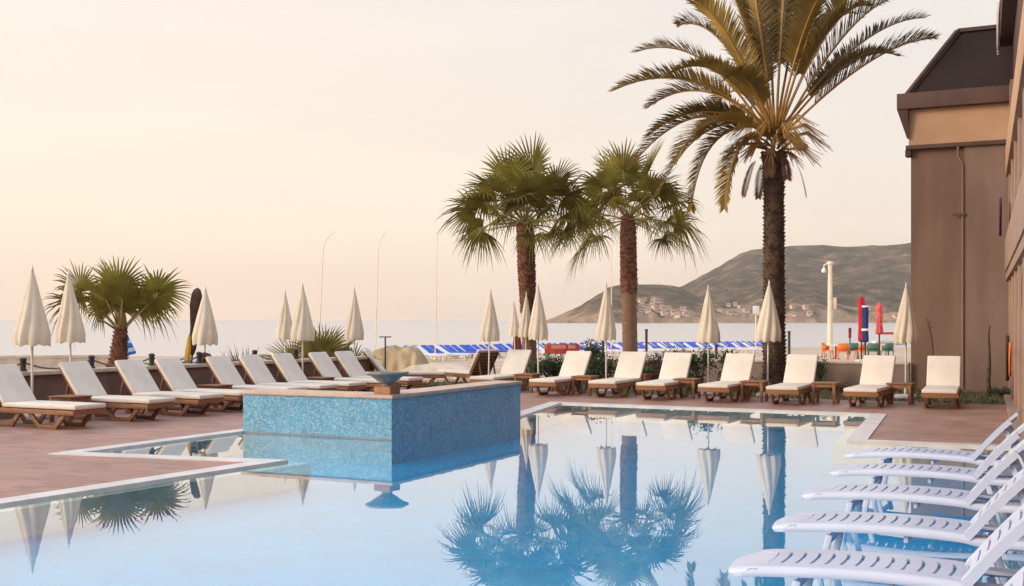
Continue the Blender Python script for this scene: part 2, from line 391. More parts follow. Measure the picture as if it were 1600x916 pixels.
def pool_water_mat():
    m = bpy.data.materials.new('pool_water'); m.use_nodes = True
    t = m.node_tree; t.nodes.clear()
    o = N(t, 'ShaderNodeOutputMaterial')
    tcn = N(t, 'ShaderNodeTexCoord')
    n = N(t, 'ShaderNodeTexNoise'); n.inputs['Scale'].default_value = 2.2; n.inputs['Detail'].default_value = 2
    t.links.new(tcn.outputs['Object'], n.inputs['Vector'])
    bp = N(t, 'ShaderNodeBump'); bp.inputs['Strength'].default_value = 0.04; bp.inputs['Distance'].default_value = 0.010
    t.links.new(n.outputs[0], bp.inputs['Height'])
    lw = N(t, 'ShaderNodeLayerWeight'); lw.inputs['Blend'].default_value = 0.5
    p5 = N(t, 'ShaderNodeMath', operation='POWER'); p5.inputs[1].default_value = 5.0; t.links.new(lw.outputs['Facing'], p5.inputs[0])
    fr = N(t, 'ShaderNodeMath', operation='MULTIPLY_ADD'); fr.inputs[1].default_value = 0.98; fr.inputs[2].default_value = 0.02; t.links.new(p5.outputs[0], fr.inputs[0])
    gl = N(t, 'ShaderNodeBsdfGlossy'); gl.inputs['Roughness'].default_value = 0.0
    t.links.new(bp.outputs[0], gl.inputs['Normal'])
    pw = N(t, 'ShaderNodeMath', operation='POWER'); pw.inputs[1].default_value = 0.64     # calm, clean surface: a strong mirror at low angles
    t.links.new(fr.outputs[0], pw.inputs[0]); t.links.new(pw.outputs[0], gl.inputs['Color'])
    p2 = N(t, 'ShaderNodeMath', operation='POWER'); p2.inputs[1].default_value = 0.85
    t.links.new(fr.outputs[0], p2.inputs[0])
    inv = N(t, 'ShaderNodeMath', operation='SUBTRACT'); inv.inputs[0].default_value = 1.0; t.links.new(p2.outputs[0], inv.inputs[1])
    tint = N(t, 'ShaderNodeVectorMath', operation='SCALE'); tint.inputs[0].default_value = (0.80, 0.97, 1.0)
    t.links.new(inv.outputs[0], tint.inputs['Scale'])
    tr = N(t, 'ShaderNodeBsdfTransparent'); t.links.new(tint.outputs[0], tr.inputs['Color'])
    mx = N(t, 'ShaderNodeAddShader')
    t.links.new(tr.outputs[0], mx.inputs[0]); t.links.new(gl.outputs[0], mx.inputs[1])
    t.links.new(mx.outputs[0], o.inputs['Surface'])
    return m
M['pool_water'] = pool_water_mat()

def sea_mat():
    m, t, b = new_mat('sea_water')
    b.inputs['Base Color'].default_value = (0.50, 0.45, 0.41, 1); b.inputs['Roughness'].default_value = 0.26; b.inputs['IOR'].default_value = 1.33  # pale base colour stands in for bright sky reflected by the waves
    tcn = N(t, 'ShaderNodeTexCoord')
    mpn = N(t, 'ShaderNodeMapping'); mpn.inputs['Scale'].default_value = (0.25, 1, 1)
    t.links.new(tcn.outputs['Object'], mpn.inputs[0])
    n = N(t, 'ShaderNodeTexNoise'); n.inputs['Scale'].default_value = 0.12; n.inputs['Detail'].default_value = 5
    t.links.new(mpn.outputs[0], n.inputs['Vector'])
    bp = N(t, 'ShaderNodeBump'); bp.inputs['Strength'].default_value = 0.05; bp.inputs['Distance'].default_value = 0.2
    t.links.new(n.outputs[0], bp.inputs['Height']); t.links.new(bp.outputs[0], b.inputs['Normal'])
    return m
M['sea'] = sea_mat()

def hill_mat():
    m, t, b = new_mat('scrub_hillside')
    tcn = N(t, 'ShaderNodeTexCoord')
    n = N(t, 'ShaderNodeTexNoise'); n.inputs['Scale'].default_value = 0.032; n.inputs['Detail'].default_value = 10; n.inputs['Roughness'].default_value = 0.8
    t.links.new(tcn.outputs['Object'], n.inputs['Vector'])
    r = N(t, 'ShaderNodeValToRGB')
    el = r.color_ramp.elements
    el.new(0.5); el.new(0.6)
    for e, (p, c) in zip(r.color_ramp.elements, [(0.42, (0.040, 0.036, 0.017)), (0.50, (0.090, 0.068, 0.036)), (0.57, (0.165, 0.105, 0.062)), (0.66, (0.38, 0.23, 0.145))]):
        e.position = p; e.color = (*c, 1)
    t.links.new(n.outputs[0], r.inputs[0])
    # bare earth cliffs low by the shore
    sp = N(t, 'ShaderNodeSeparateXYZ'); t.links.new(tcn.outputs['Object'], sp.inputs[0])
    n2 = N(t, 'ShaderNodeTexNoise'); n2.inputs['Scale'].default_value = 0.03; n2.inputs['Detail'].default_value = 6
    t.links.new(tcn.outputs['Object'], n2.inputs['Vector'])
    mt = N(t, 'ShaderNodeMath', operation='MULTIPLY_ADD'); mt.inputs[1].default_value = 70; mt.inputs[2].default_value = -35
    t.links.new(n2.outputs[0], mt.inputs[0])
    ad = N(t, 'ShaderNodeMath', operation='ADD'); t.links.new(sp.outputs['Z'], ad.inputs[0]); t.links.new(mt.outputs[0], ad.inputs[1])
    mrn = N(t, 'ShaderNodeMapRange'); mrn.inputs['From Min'].default_value = 4; mrn.inputs['From Max'].default_value = 18; mrn.inputs['To Min'].default_value = 0.8; mrn.inputs['To Max'].default_value = 0.0
    t.links.new(ad.outputs[0], mrn.inputs[0])
    mx = N(t, 'ShaderNodeMix', data_type='RGBA'); mx.inputs['B'].default_value = (0.42, 0.27, 0.17, 1)
    t.links.new(mrn.outputs[0], mx.inputs['Factor']); t.links.new(r.outputs[0], mx.inputs['A'])
    t.links.new(mx.outputs['Result'], b.inputs['Base Color'])
    b.inputs['Roughness'].default_value = 1.0; b.inputs['Specular IOR Level'].default_value = 0.0
    bp = N(t, 'ShaderNodeBump'); bp.inputs['Strength'].default_value = 1.0; bp.inputs['Distance'].default_value = 16.0
    n3 = N(t, 'ShaderNodeTexNoise'); n3.inputs['Scale'].default_value = 0.05; n3.inputs['Detail'].default_value = 6
    t.links.new(tcn.outputs['Object'], n3.inputs['Vector']); t.links.new(n3.outputs[0], bp.inputs['Height'])
    t.links.new(bp.outputs[0], b.inputs['Normal'])
    return m
M['hill'] = hill_mat()

def stripe_mat():
    m, t, b = new_mat('blue_striped_cloth')
    tcn = N(t, 'ShaderNodeTexCoord'); sp = N(t, 'ShaderNodeSeparateXYZ'); t.links.new(tcn.outputs['Object'], sp.inputs[0])
    ma = N(t, 'ShaderNodeMath', operation='MULTIPLY'); ma.inputs[1].default_value = 22.0; t.links.new(sp.outputs['Z'], ma.inputs[0])
    si = N(t, 'ShaderNodeMath', operation='SINE'); t.links.new(ma.outputs[0], si.inputs[0])
    gt = N(t, 'ShaderNodeMath', operation='GREATER_THAN'); gt.inputs[1].default_value = -0.2; t.links.new(si.outputs[0], gt.inputs[0])
    mx = N(t, 'ShaderNodeMix', data_type='RGBA'); mx.inputs['A'].default_value = (0.45, 0.62, 0.78, 1); mx.inputs['B'].default_value = (0.02, 0.15, 0.58, 1)
    t.links.new(gt.outputs[0], mx.inputs['Factor']); t.links.new(mx.outputs['Result'], b.inputs['Base Color'])
    b.inputs['Roughness'].default_value = 0.85
    return m
M['stripe'] = stripe_mat()

# ------------------------------------------------------------------ axes of the terrace
U = V((0.895, -0.446, 0)); Vv = V((0.446, 0.895, 0))
ROT = math.atan2(U.y, U.x)
WL0, WLD = V((-8.56, 21.3, 0)), V((0.49, 0.872, 0)).normalized()     # line of the low wall on the left
BK0 = V((9.73, 28.75, 0))                                            # corner of the hotel wing, the back wall starts here

# ------------------------------------------------------------------ pool
T = V((-2.70, 14.2, 0)); K = V((-5.48, 15.05, 0)); L = V((-4.08, 17.88, 0)); C = V((-1.71, 16.74, 0)); Rr = V((0.145, 20.6, 0))
Q = V((0.98, 23.95, 0)); S = V((6.40, 21.05, 0)); Nn = V((4.67, 16.47, 0)); E = V((6.95, 15.5, 0)); E2 = V((1.25, 2.4, 0)); F2 = V((0.6, 1.0, 0)); F1 = V((-10.5, 1.0, 0))
pool = [T, K, L, C, Rr, Q, S, Nn, E, E2, F2, F1]
def poly_mesh(name, rings, z, mat, parent=None):
    pts = [[V((p[0], p[1], z)) for p in r] for r in rings]
    tri = tessellate_polygon(pts)
    flat = [p for r in pts for p in r]
    me = bpy.data.meshes.new(name)
    fs = []
    for a, b, c in tri:
        n = (flat[b] - flat[a]).cross(flat[c] - flat[a])
        if abs(n.z) < 1e-9: continue
        fs.append((a, b, c) if n.z > 0 else (a, c, b))
    me.from_pydata(flat, [], fs); me.materials.append(mat)
    o = bpy.data.objects.new(name, me); col.objects.link(o)
    if parent: o.parent = parent
    return o
def inset(poly, d):
    # poly: closed ring; d > 0 moves every edge towards the inside
    n = len(poly)
    ar = sum(poly[i].x * poly[(i + 1) % n].y - poly[(i + 1) % n].x * poly[i].y for i in range(n))
    sg = 1 if ar > 0 else -1
    res = []
    for i in range(n):
        a, b, c = poly[i - 1], poly[i], poly[(i + 1) % n]
        d1 = (b - a).normalized(); d2 = (c - b).normalized()
        n1 = V((-d1.y, d1.x, 0)) * sg; n2 = V((-d2.y, d2.x, 0)) * sg
        p1 = b + n1 * d; p2 = b + n2 * d
        den = d1.x * d2.y - d1.y * d2.x
        if abs(den) < 1e-4: res.append(p1); continue
        t = ((p2 - p1).x * d2.y - (p2 - p1).y * d2.x) / den
        q = p1 + d1 * t
        if (q - b).length > 4 * abs(d): q = b + (q - b).normalized() * 4 * abs(d)
        res.append(q)
    return res

deck_far_l = V((-3.0, 29.9, 0)); deck_far_r = V((9.75, 23.66, 0))
wl_near = WL0 - WLD * 34
deck_outer = [wl_near, V((-26, -9, 0)), V((14, -9, 0)), V((14, 21.8, 0)), deck_far_r, deck_far_l]
COPE = 0.27
cope_out = inset(pool, -COPE)
deck = poly_mesh('pool_deck', [deck_outer, cope_out], 0.0, M['deck']); tag(deck, kind='structure')

# coping: a real white slab ring round the pool, 2 cm above the tiles, with a vertical inner face
def ring_slab(name, outer, inner, z1, z0, mat, skip=()):
    n = len(outer); mb = MB()
    vs = [V((p.x, p.y, z1)) for p in outer] + [V((p.x, p.y, z1)) for p in inner] + [V((p.x, p.y, z0)) for p in outer] + [V((p.x, p.y, z0)) for p in inner]
    fs = []
    for i in range(n):
        j = (i + 1) % n
        if i in skip: continue
        fs += [(i, j, n + j, n + i), (2 * n + i, 3 * n + i, 3 * n + j, 2 * n + j), (i, 2 * n + i, 2 * n + j, j), (n + i, n + j, 3 * n + j, 3 * n + i)]
    mb.add(vs, fs)
    o = mb.build(name, mat)
    bm = bmesh.new(); bm.from_mesh(o.data); bmesh.ops.recalc_face_normals(bm, faces=bm.faces); bm.to_mesh(o.data); bm.free()
    return o
cop = ring_slab('pool_coping', cope_out, pool, 0.014, -0.2, M['white_coping']); tag(cop, kind='structure')
WATER_Z = -0.012
water = poly_mesh('pool_water', [inset(pool, 0.002)], WATER_Z, M['pool_water']); tag(water, kind='structure')
lip_in = inset(pool, 0.17)
lip = ring_slab('overflow_ledge', inset(pool, 0.003), lip_in, -0.035, -0.3, M['lip'], skip=(2, 3)); tag(lip, kind='structure')
# basin walls and floor
mb = MB()
bz = -0.36
basin_ring = inset(pool, 0.16)
n = len(basin_ring)
vs = [V((p.x, p.y, -0.29)) for p in basin_ring] + [V((p.x, p.y, bz)) for p in basin_ring]
mb.add(vs, [(i, (i + 1) % n, n + (i + 1) % n, n + i) for i in range(n) if i not in (2, 3)])
basin = mb.build('pool_basin_wall', M['pool_tile']); tag(basin, kind='structure')
floor = poly_mesh('pool_floor', [inset(pool, 0.01)], bz + 0.004, M['pool_tile']); tag(floor, kind='structure')
# shallow shelf under the resin loungers, along the right side
WS = (E2 - E).normalized(); NS = V((WS.y, -WS.x, 0))
if NS.x > 0: NS = -NS
shelf = [E + V((-0.35, -0.15, 0)), E2 + WS * -0.2 + NS * 0.05, E2 + NS * 2.6 + WS * 0.1, E + NS * 3.1 + WS * 1.2]
mb = MB().prism([(p.x, p.y) for p in shelf], bz + 0.01, -0.22)
tag(mb.build('pool_shelf', M['pool_tile']), kind='structure')

# ------------------------------------------------------------------ raised mosaic block (an L of two thick walls with a stone coping)
blk = empty('mosaic_block', (C.x, C.y, 0), 0, 'blue mosaic tiled raised block with beige stone coping standing at the pool edge', 'pool block')
BH = 0.575
CW = 0.50
dl = (L - C); dr = (Rr - C)
back_l = V((L.x, L.y, 0)) + dr.normalized() * CW
back_r = V((Rr.x, Rr.y, 0)) + dl.normalized() * CW
cc = C + dl.normalized() * CW + dr.normalized() * CW
ring = [L + dl.normalized() * 0.0, C, Rr, back_r, cc, back_l]
loc = [(p - C) for p in ring]
def wall_face(name, a, b, thick_dir, z0, z1):
    # wall box in its own local frame so that the tiles run along it
    d = b - a; rz = math.atan2(d.y, d.x)
    nrm = V((-d.y, d.x, 0)).normalized()
    th = thick_dir.dot(nrm)
    m2 = MB()
    y0, y1 = min(0, th), max(0, th)
    m2.box((d.length / 2, (y0 + y1) / 2, (z0 + z1) / 2), (d.length, y1 - y0, z1 - z0))
    o = m2.build(name, M['mosaic'], blk, loc=(a - C), rz=rz)
    return o
wall_face('tiled_wall', L, C, (Rr - C).normalized() * CW * 0.96, bz, BH)
# the second wall starts just behind the first, so that no two faces share a plane
wall_face('tiled_wall', C + dr.normalized() * 0.003 - dl.normalized() * 0.002, Rr - dl.normalized() * 0.002, dl.normalized() * CW * 0.96, bz, BH - 0.002)
def off_ring(o_):                                   # coping overhangs the tiles a little
    return [p for p in inset([V(q) for q in o_], -0.035)]
cring = off_ring(ring)
mb = MB(); 
n = len(cring)
vs = [p - C + V((0, 0, BH)) for p in cring] + [p - C + V((0, 0, BH + 0.055)) for p in cring]
fs = [(i, (i + 1) % n, n + (i + 1) % n, n + i) for i in range(n)]
# L-shaped top and bottom split into two convex quads
fs += [(n + 0, n + 1, n + 4, n + 5), (n + 1, n + 2, n + 3, n + 4), (5, 4, 1, 0), (4, 3, 2, 1)]
mb.add(vs, fs)
co = mb.build('stone_coping', M['cap'], blk)
bm = bmesh.new(); bm.from_mesh(co.data); bmesh.ops.recalc_face_normals(bm, faces=bm.faces)
bmesh.ops.bevel(bm, geom=[e for e in bm.edges if len(e.link_faces) == 2 and e.calc_face_angle(0) > 0.6], offset=0.012, segments=2, affect='EDGES')
bm.to_mesh(co.data); bm.free()

# fountain bowl on a square brick-coloured plinth at the corner
FB = C + (dl.normalized() + dr.normalized()).normalized() * 0.28
FB.z = BH + 0.055
fb = empty('fountain_bowl', FB, ROT, 'round grey stone bowl on a square reddish plinth at the corner of the mosaic block', 'stone bowl')
MB().box((0, 0, 0.065), (0.25, 0.25, 0.13)).build('plinth', M['brick'], fb, bevel=0.008)
MB().lathe([(0.0, 0.13), (0.07, 0.13), (0.075, 0.15), (0.06, 0.165), (0.13, 0.225), (0.21, 0.30), (0.265, 0.335), (0.285, 0.345), (0.285, 0.375), (0.262, 0.375), (0.24, 0.345), (0.15, 0.30), (0.0, 0.285)], 40).build('bowl', M['stone'], fb, smooth=True, auto=35)
fb.scale = (1.1, 1.1, 0.86)

# ------------------------------------------------------------------ ground beyond the terrace, sea
def beach_z(x, y):
    s = max(0.0, y - 41.0)
    return -0.06 - (0.0148 + 0.0085 * min(1.0, max(0.0, (2.0 - x) / 12.0))) * s + (0.05 * mnoise.noise(V((x * 0.12, y * 0.12, 0))) if y > 32 else 0.0)
def in_poly(p, poly):
    c = False; n = len(poly)
    for i in range(n):
        a, b = poly[i], poly[(i + 1) % n]
        if (a.y > p[1]) != (b.y > p[1]) and p[0] < (b.x - a.x) * (p[1] - a.y) / (b.y - a.y) + a.x: c = not c
    return c
dshr = inset(deck_outer, 1.2)
xs = [-300 + i * 20 for i in range(12)] + [-60 + i * 2.0 for i in range(61)] + [80 + i * 20 for i in range(12)]
ys = [-30, -20] + [-12 + i * 1.5 for i in range(60)] + [80 + i * 4 for i in range(25)]
mb = MB(); vs = []; fs = []
for y in ys:
    for x in xs:
        z = beach_z(x, y)
        if in_poly((x, y), dshr): z = -3.0
        vs.append((x, y, z))
nx = len(xs)
for j in range(len(ys) - 1):
    for i in range(nx - 1):
        fs.append((j * nx + i, j * nx + i + 1, (j + 1) * nx + i + 1, (j + 1) * nx + i))
tag(mb.add(vs, fs).build('beach_ground', M['sand'], smooth=True), kind='structure')
SEA_Z = -1.5
tag(MB().add([(-6000, 90, SEA_Z), (6000, 90, SEA_Z), (6000, 9000, SEA_Z), (-6000, 9000, SEA_Z)], [(0, 1, 2, 3)]).build('sea', M['sea']), kind='structure')

# ------------------------------------------------------------------ hills
def interp(tab, x):
    if x <= tab[0][0]: return tab[0][1]
    for (a, b), (c, d) in zip(tab, tab[1:]):
        if x <= c:
            t = (x - a) / (c - a); t = t * t * (3 - 2 * t) * 0.4 + t * 0.6
            return b + (d - b) * t
    return tab[-1][1]
SK_HEAD = [(850, 501.5), (862, 497), (875, 491), (890, 484), (905, 477), (920, 467), (938, 456), (952, 446), (965, 443), (1000, 442), (1030, 442), (1048, 443.5), (1062, 447), (1078, 456), (1100, 470), (1130, 484), (1170, 497), (1200, 501.5)]
SK_HILL = [(960, 501), (990, 490), (1020, 471), (1045, 455), (1066, 446), (1082, 437), (1100, 426), (1120, 415), (1140, 404), (1160, 394), (1178, 389), (1205, 386), (1240, 382), (1290, 383), (1330, 383), (1370, 382), (1400, 380), (1450, 376), (1520, 372), (1650, 377), (1850, 392), (2100, 420), (2400, 460), (2700, 500)]
def make_hill(name, tab, dr, dshore, x0, x1, step, amp, seed):
    nd = 64
    cols = [x0 + i * step for i in range(int((x1 - x0) / step) + 1)]
    def zf(px, d):
        H = (500 - interp(tab, px)) / FPX * dr + EYE - SEA_Z
        H = max(H, 0)
        ds = dshore + 45 * mnoise.noise(V((px * 0.013, 3.1 + seed, 0))) + 18 * mnoise.noise(V((px * 0.06, 7 + seed, 0)))
        t = (d - ds) / (dr - ds)
        if t <= 0: return SEA_Z - 3
        if t > 1:
            s = max(0.0, 1 - (t - 1) * 0.7)
        else:
            cl = min(1.0, t / 0.05) * min(0.16 * H, 11) / max(H, 1e-3)        # low shore cliff
            s = cl + (1 - cl) * (t ** 1.15)
        X = (px - 800) / FPX * d
        nn = mnoise.fractal(V((X * 0.006, d * 0.006, seed)), 1.0, 2.0, 6)
        rid = abs(mnoise.noise(V((X * 0.009 + 5, d * 0.0035, seed + 4.0))))
        damp = min(1.0, H / 40.0) * min(1.0, max(0.0, t) / 0.12)
        edge = 0.25 + 0.75 * min(1.0, abs(t - 1.0) / 0.2)
        return SEA_Z + H * s + amp * damp * edge * (nn * 0.8 - rid * 1.3 * min(1, t * 2))
    vs, fs = [], []
    ds_ = [dshore - 70 + (dr * 1.35 - dshore + 70) * j / (nd - 1) for j in range(nd)]
    for d in ds_:
        for px in cols:
            vs.append(((px - 800) / FPX * d, d, zf(px, d)))
    k = len(cols)
    for j in range(nd - 1):
        for i in range(k - 1):
            fs.append((j * k + i, j * k + i + 1, (j + 1) * k + i + 1, (j + 1) * k + i))
    o = MB().add(vs, fs).build(name, M['hill'], smooth=True)
    tag(o, kind='structure')
    return zf, ds_
zf_head, ds_head = make_hill('headland', SK_HEAD, 1480, 1180, 840, 1210, 2.5, 7.0, 1.7)
zf_hill, ds_hill = make_hill('mountain', SK_HILL, 1900, 1290, 950, 2700, 4, 14.0, 9.2)
def on_hill(px, py):
    best = None
    for zf, d0, d1 in ((zf_head, 1150, 1480), (zf_hill, 1240, 1900)):
        d = d0
        while d < d1:
            z = zf(px, d)
            if z > SEA_Z and 500 - (z - EYE) / d * FPX <= py:
                if best is None or d < best[1]: best = (z, d)
                break
            d += 4
    return best
rng = random.Random(5)
hs = []
for cx, cy, sx, sy, n in ((1020, 480, 18, 10, 14), (1050, 489, 22, 7, 10), (1013, 470, 14, 5, 4), (1130, 486, 20, 8, 6), (1165, 485, 26, 9, 8), (1255, 487, 45, 8, 5), (1385, 490, 35, 7, 5)):
    for _ in range(n):
        hs.append((cx + rng.uniform(-sx, sx), cy + rng.uniform(-sy, sy)))
hs.sort()
hs2 = []
for px, py in hs:
    if all(abs(px - a) + abs(py - b) * 1.6 > 5.5 for a, b in hs2): hs2.append((px, py))
for px, py in hs2:
    r_ = on_hill(px, py)
    if not r_: continue
    z, d = r_
    wd, dp, ht = rng.uniform(3.2, 6.8), rng.uniform(4, 6), rng.uniform(2.0, 4.2)
    h = empty('hillside_house', ((px - 800) / FPX * d, d, z - 1.5), rng.uniform(-0.5, 0.5), 'small pale house with a reddish roof on the hillside across the bay', 'house', 'houses on the hillside across the bay')
    MB().box((0, 0, (ht + 1.5) / 2), (wd, dp, ht + 1.5)).build('wall', M['house'], h)
    zt = ht + 1.5
    a, b = wd / 2 + 0.4, dp / 2 + 0.4
    MB().add([(-a, -b, zt), (a, -b, zt), (a, b, zt), (-a, b, zt), (-a * 0.5, 0, zt + 1.2), (a * 0.5, 0, zt + 1.2)],
             [(0, 1, 5, 4), (1, 2, 5), (2, 3, 4, 5), (3, 0, 4), (3, 2, 1, 0)]).build('roof', M['house_roof'], h)
    for k in range(2): MB().box((-wd * 0.22 + k * wd * 0.44, -dp / 2 - 0.02, ht * 0.62 + 1.5), (1.3, 0.1, 1.5)).build('window', M['house_window'], h)

# ------------------------------------------------------------------ low walls round the terrace
def wall_thing(name, a, b, h, th, mat, label, capo=0.05, caph=0.07):
    d = b - a; rz = math.atan2(d.y, d.x); ln = d.length
    r = empty(name, a, rz, label, 'wall')
    MB().box((ln / 2, 0, (h - caph) / 2 - 0.1), (ln, th, h - caph + 0.2)).build('wall_body', mat, r)
    m2 = MB(); nseg = max(1, int(ln / 1.1)); st = ln / nseg
    for k in range(nseg):
        m2.box((st * (k + 0.5), 0, h - caph / 2), (st - 0.006, th + capo * 2, caph))
    m2.build('coping', M['wall_cap'], r, bevel=0.01)
    return r
WLe = WL0 + WLD * 10.1
wall_thing('low_wall', WL0 - WLD * 22, WLe, 0.78, 0.24, M['wall_brown'], 'long low brown wall with pale coping behind the left row of loungers')
wall_thing('stone_beach_wall', V((-19, 37.0, -0.1)), V((-13.2, 38.6, -0.1)), 0.66, 0.35, M['wall_cap'], 'pale stone wall on the beach behind the two leftmost parasols', capo=0.02, caph=0.10)
bwd = V((-0.895, 0.446, 0))
BK1 = BK0 + bwd * 8.2
wall_thing('low_wall', BK0 + bwd * 0.02, BK1, 0.66, 0.22, M['wall_pale'], 'low plain brown wall running from the hotel wing to the date palm', capo=0.03, caph=0.05)

# ------------------------------------------------------------------ hotel
hot = empty('hotel_building', (BK0.x, BK0.y, 0), 0, 'brown and tan hotel with dark mansard roof at the right edge', 'hotel')
def hp(p): return p - V((BK0.x, BK0.y, 0))
hu = V((0.895, -0.446, 0)); hv = V((0.446, 0.895, 0))
def fr(a, b, z): return hu * a + hv * b + V((0, 0, z))
def hbox(name, a0, a1, b0, b1, z0, z1, mat, bevel=0.0, parent=None):
    m2 = MB().box(((a0 + a1) / 2, (b0 + b1) / 2, (z0 + z1) / 2), (a1 - a0, b1 - b0, z1 - z0))
    return m2.build(name, mat, parent or hot, bevel=bevel, rz=math.atan2(hu.y, hu.x))
hbox('wing_wall', 0.0, 1.22, 0.03, 6, -0.1, 5.9, M['mauve'])
hbox('wing_wall', 1.22, 3.4, -0.06, 6, -0.1, 5.9, M['mauve2'])
hbox('cornice_ledge', -0.10, 3.45, -0.16, 6.1, 5.84, 5.94, M['fascia'], 0.01)
hbox('upper_band', -0.03, 3.42, -0.12, 6.0, 5.94, 6.80, M['tan'])
hbox('eaves_board', -0.28, 3.5, -0.34, 6.3, 6.80, 7.18, M['fascia'], 0.015)
# eaves soffit bracket that tapers down the left corner
MB().add([fr(-0.28, -0.30, 6.80), fr(-0.03, -0.30, 6.80), fr(-0.03, -0.125, 6.80), fr(-0.28, -0.125, 6.80), fr(-0.06, -0.20, 6.1), fr(-0.03, -0.20, 6.1), fr(-0.03, -0.125, 6.1), fr(-0.06, -0.125, 6.1)],
         [(3, 2, 1, 0), (4, 5, 6, 7), (0, 1, 5, 4), (1, 2, 6, 5), (2, 3, 7, 6), (3, 0, 4, 7)]).build('eaves_bracket', M['fascia'], hot)
# mansard roof: steep front plane, hip on the left, flat top
rz0, rz1 = 7.18, 8.78
pts = [fr(-0.05, -0.1, rz0), fr(3.5, -0.1, rz0), fr(3.5, 6.2, rz0), fr(-0.05, 6.2, rz0), fr(1.0, 0.85, rz1), fr(3.5, 0.85, rz1), fr(3.5, 5.2, rz1), fr(1.0, 5.2, rz1)]
MB().add(pts, [(0, 1, 5, 4), (1, 2, 6, 5), (2, 3, 7, 6), (3, 0, 4, 7), (4, 5, 6, 7)]).build('mansard_roof', M['roof'], hot)
MB().beam(pts[0] + V((0, 0, .02)), pts[4] + V((0, 0, .05)), 0.16, 0.10).build('roof_edge_trim', M['fascia'], hot)
MB().beam(pts[4] + V((0, 0, .05)), pts[5] + V((0, 0, .05)), 0.14, 0.09).build('roof_edge_trim', M['fascia'], hot)
# downpipe with swan neck and clip
dpx = 1.20
m2 = MB().tube([fr(dpx - 0.10, -0.14, 5.84), fr(dpx - 0.10, -0.12, 5.62), fr(dpx, -0.07, 5.42), fr(dpx, -0.07, 0.05)], 0.030, 10)
dpipe = m2.build('downpipe', M['mauve2'], hot, smooth=True, auto=50)
MB().beam(fr(dpx - 0.22, -0.09, 4.22), fr(dpx + 0.05, -0.09, 4.22), 0.05, 0.05).build('bracket', M['fascia'], dpipe)
hbox('corner_bracket', -0.12, 0.02, -0.10, 0.2, 5.68, 5.84, M['fascia'], 0.01)

# main wing of the hotel: runs towards the camera on the right
HWD = V((0.372, 0.928, 0)).normalized(); HWN = V((-HWD.y, HWD.x, 0))   # HWN points to the pool
H0 = V((9.50, 22.36, 0))
far_t = 5.9
def hw(t, n_, z): return hp(H0 + HWD * t + HWN * n_) + V((0, 0, z))
def mbox(name, t0, t1, n0, n1, z0, z1, mat, bevel=0.0):
    c_ = hw((t0 + t1) / 2, (n0 + n1) / 2, (z0 + z1) / 2)
    m2 = MB().box((0, 0, 0), (t1 - t0, n1 - n0, z1 - z0))
    return m2.build(name, mat, hot, bevel=bevel, loc=c_, rz=math.atan2(HWD.y, HWD.x))
mbox('recessed_wall', -20, far_t - 0.4, -2.2, -1.3, -0.1, 9.5, M['mauve'])
for k, t in enumerate((4.9, 2.2, -0.5, -3.2, -5.9, -8.6, -11.3)):
    mbox('pillar', t, t + 0.42, -0.42, -0.02, -0.05, 5.05, M['pilaster'], 0.015)
mbox('kerb', -20, far_t - 0.05, -0.55, 0.10, -0.1, 0.06, M['pilaster'], 0.01)
mbox('balcony_floor', -20, far_t - 0.1, -1.3, 0.03, 2.62, 2.80, M['pilaster'], 0.01)
mbox('balcony_parapet', -20, far_t - 0.7, -0.10, 0.06, 2.802, 3.55, M['pilaster'], 0.015)
mbox('floor_cornice', -20, far_t - 0.25, -1.3, 0.04, 5.05, 5.75, M['tan'], 0.02)
mbox('upper_pier', 4.4, far_t - 0.3, -1.3, -0.04, 5.752, 7.1, M['mauve2'], 0.01)
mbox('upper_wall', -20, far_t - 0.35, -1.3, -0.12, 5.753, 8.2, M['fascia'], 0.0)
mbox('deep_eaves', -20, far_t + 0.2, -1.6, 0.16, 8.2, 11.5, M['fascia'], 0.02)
# arched spandrels between pillars
for t in (2.62, -0.08, -2.78, -5.48, -8.18, -10.88):
    m2 = MB(); vs = []; K2 = 12
    for i in range(K2 + 1):
        a = math.pi * i / K2
        x = t + 1.14 - 1.14 * math.cos(a); z = 1.9 + 0.68 * math.sin(a)
        for n_ in (-0.36, -0.06):
            vs.append(hw(x, n_, z)); vs.append(hw(x, n_, 2.62))
    fs = []
    for i in range(K2):
        a, b = 4 * i, 4 * (i + 1)
        fs += [(a, b, b + 1, a + 1), (a + 2, a + 3, b + 3, b + 2), (a, a + 2, b + 2, b)]
    m2.add(vs, fs).build('arch', M['pilaster'], hot)

# towels hung on the balconies
tw = MB(); vs = []; fs = []
for i in range(9):
    for j in range(8):
        vs.append((i * 0.085 + 0.02 * math.sin(j * 1.3), 0.035 * math.sin(i * 1.9 + j * 0.3), -j * 0.16))
for i in range(8):
    for j in range(7): fs.append((i * 8 + j, i * 8 + j + 1, (i + 1) * 8 + j + 1, (i + 1) * 8 + j))
def cloth(name, p, mat, rz, label, cat, sc=1.0):
    m2 = MB().add([V(v) * sc for v in vs], fs)
    o = m2.build(name, mat, smooth=True, loc=p, rz=rz)
    so = o.modifiers.new('thickness', 'SOLIDIFY'); so.thickness = 0.012
    return tag(o, label, cat)
hwrz = math.atan2(-HWD.y, -HWD.x)
cloth('hanging_towel', H0 + HWD * 5.6 + HWN * 0.20 + V((0, 0, 9.0)), M['lilac'], hwrz, 'pale lilac towel hanging from the dark eaves of the hotel', 'towel', 1.0)
cloth('hanging_cloth', H0 + HWD * 4.8 + HWN * 0.17 + V((0, 0, 4.45)), M['purple'], hwrz, 'dark purple cloth hanging on the hotel balcony', 'cloth', 0.75)
cloth('hanging_vest', H0 + HWD * 1.9 + HWN * 0.02 + V((0, 0, 1.25)), M['orange'], hwrz, 'bright orange vest hanging beside the hotel pillar', 'vest', 0.62)
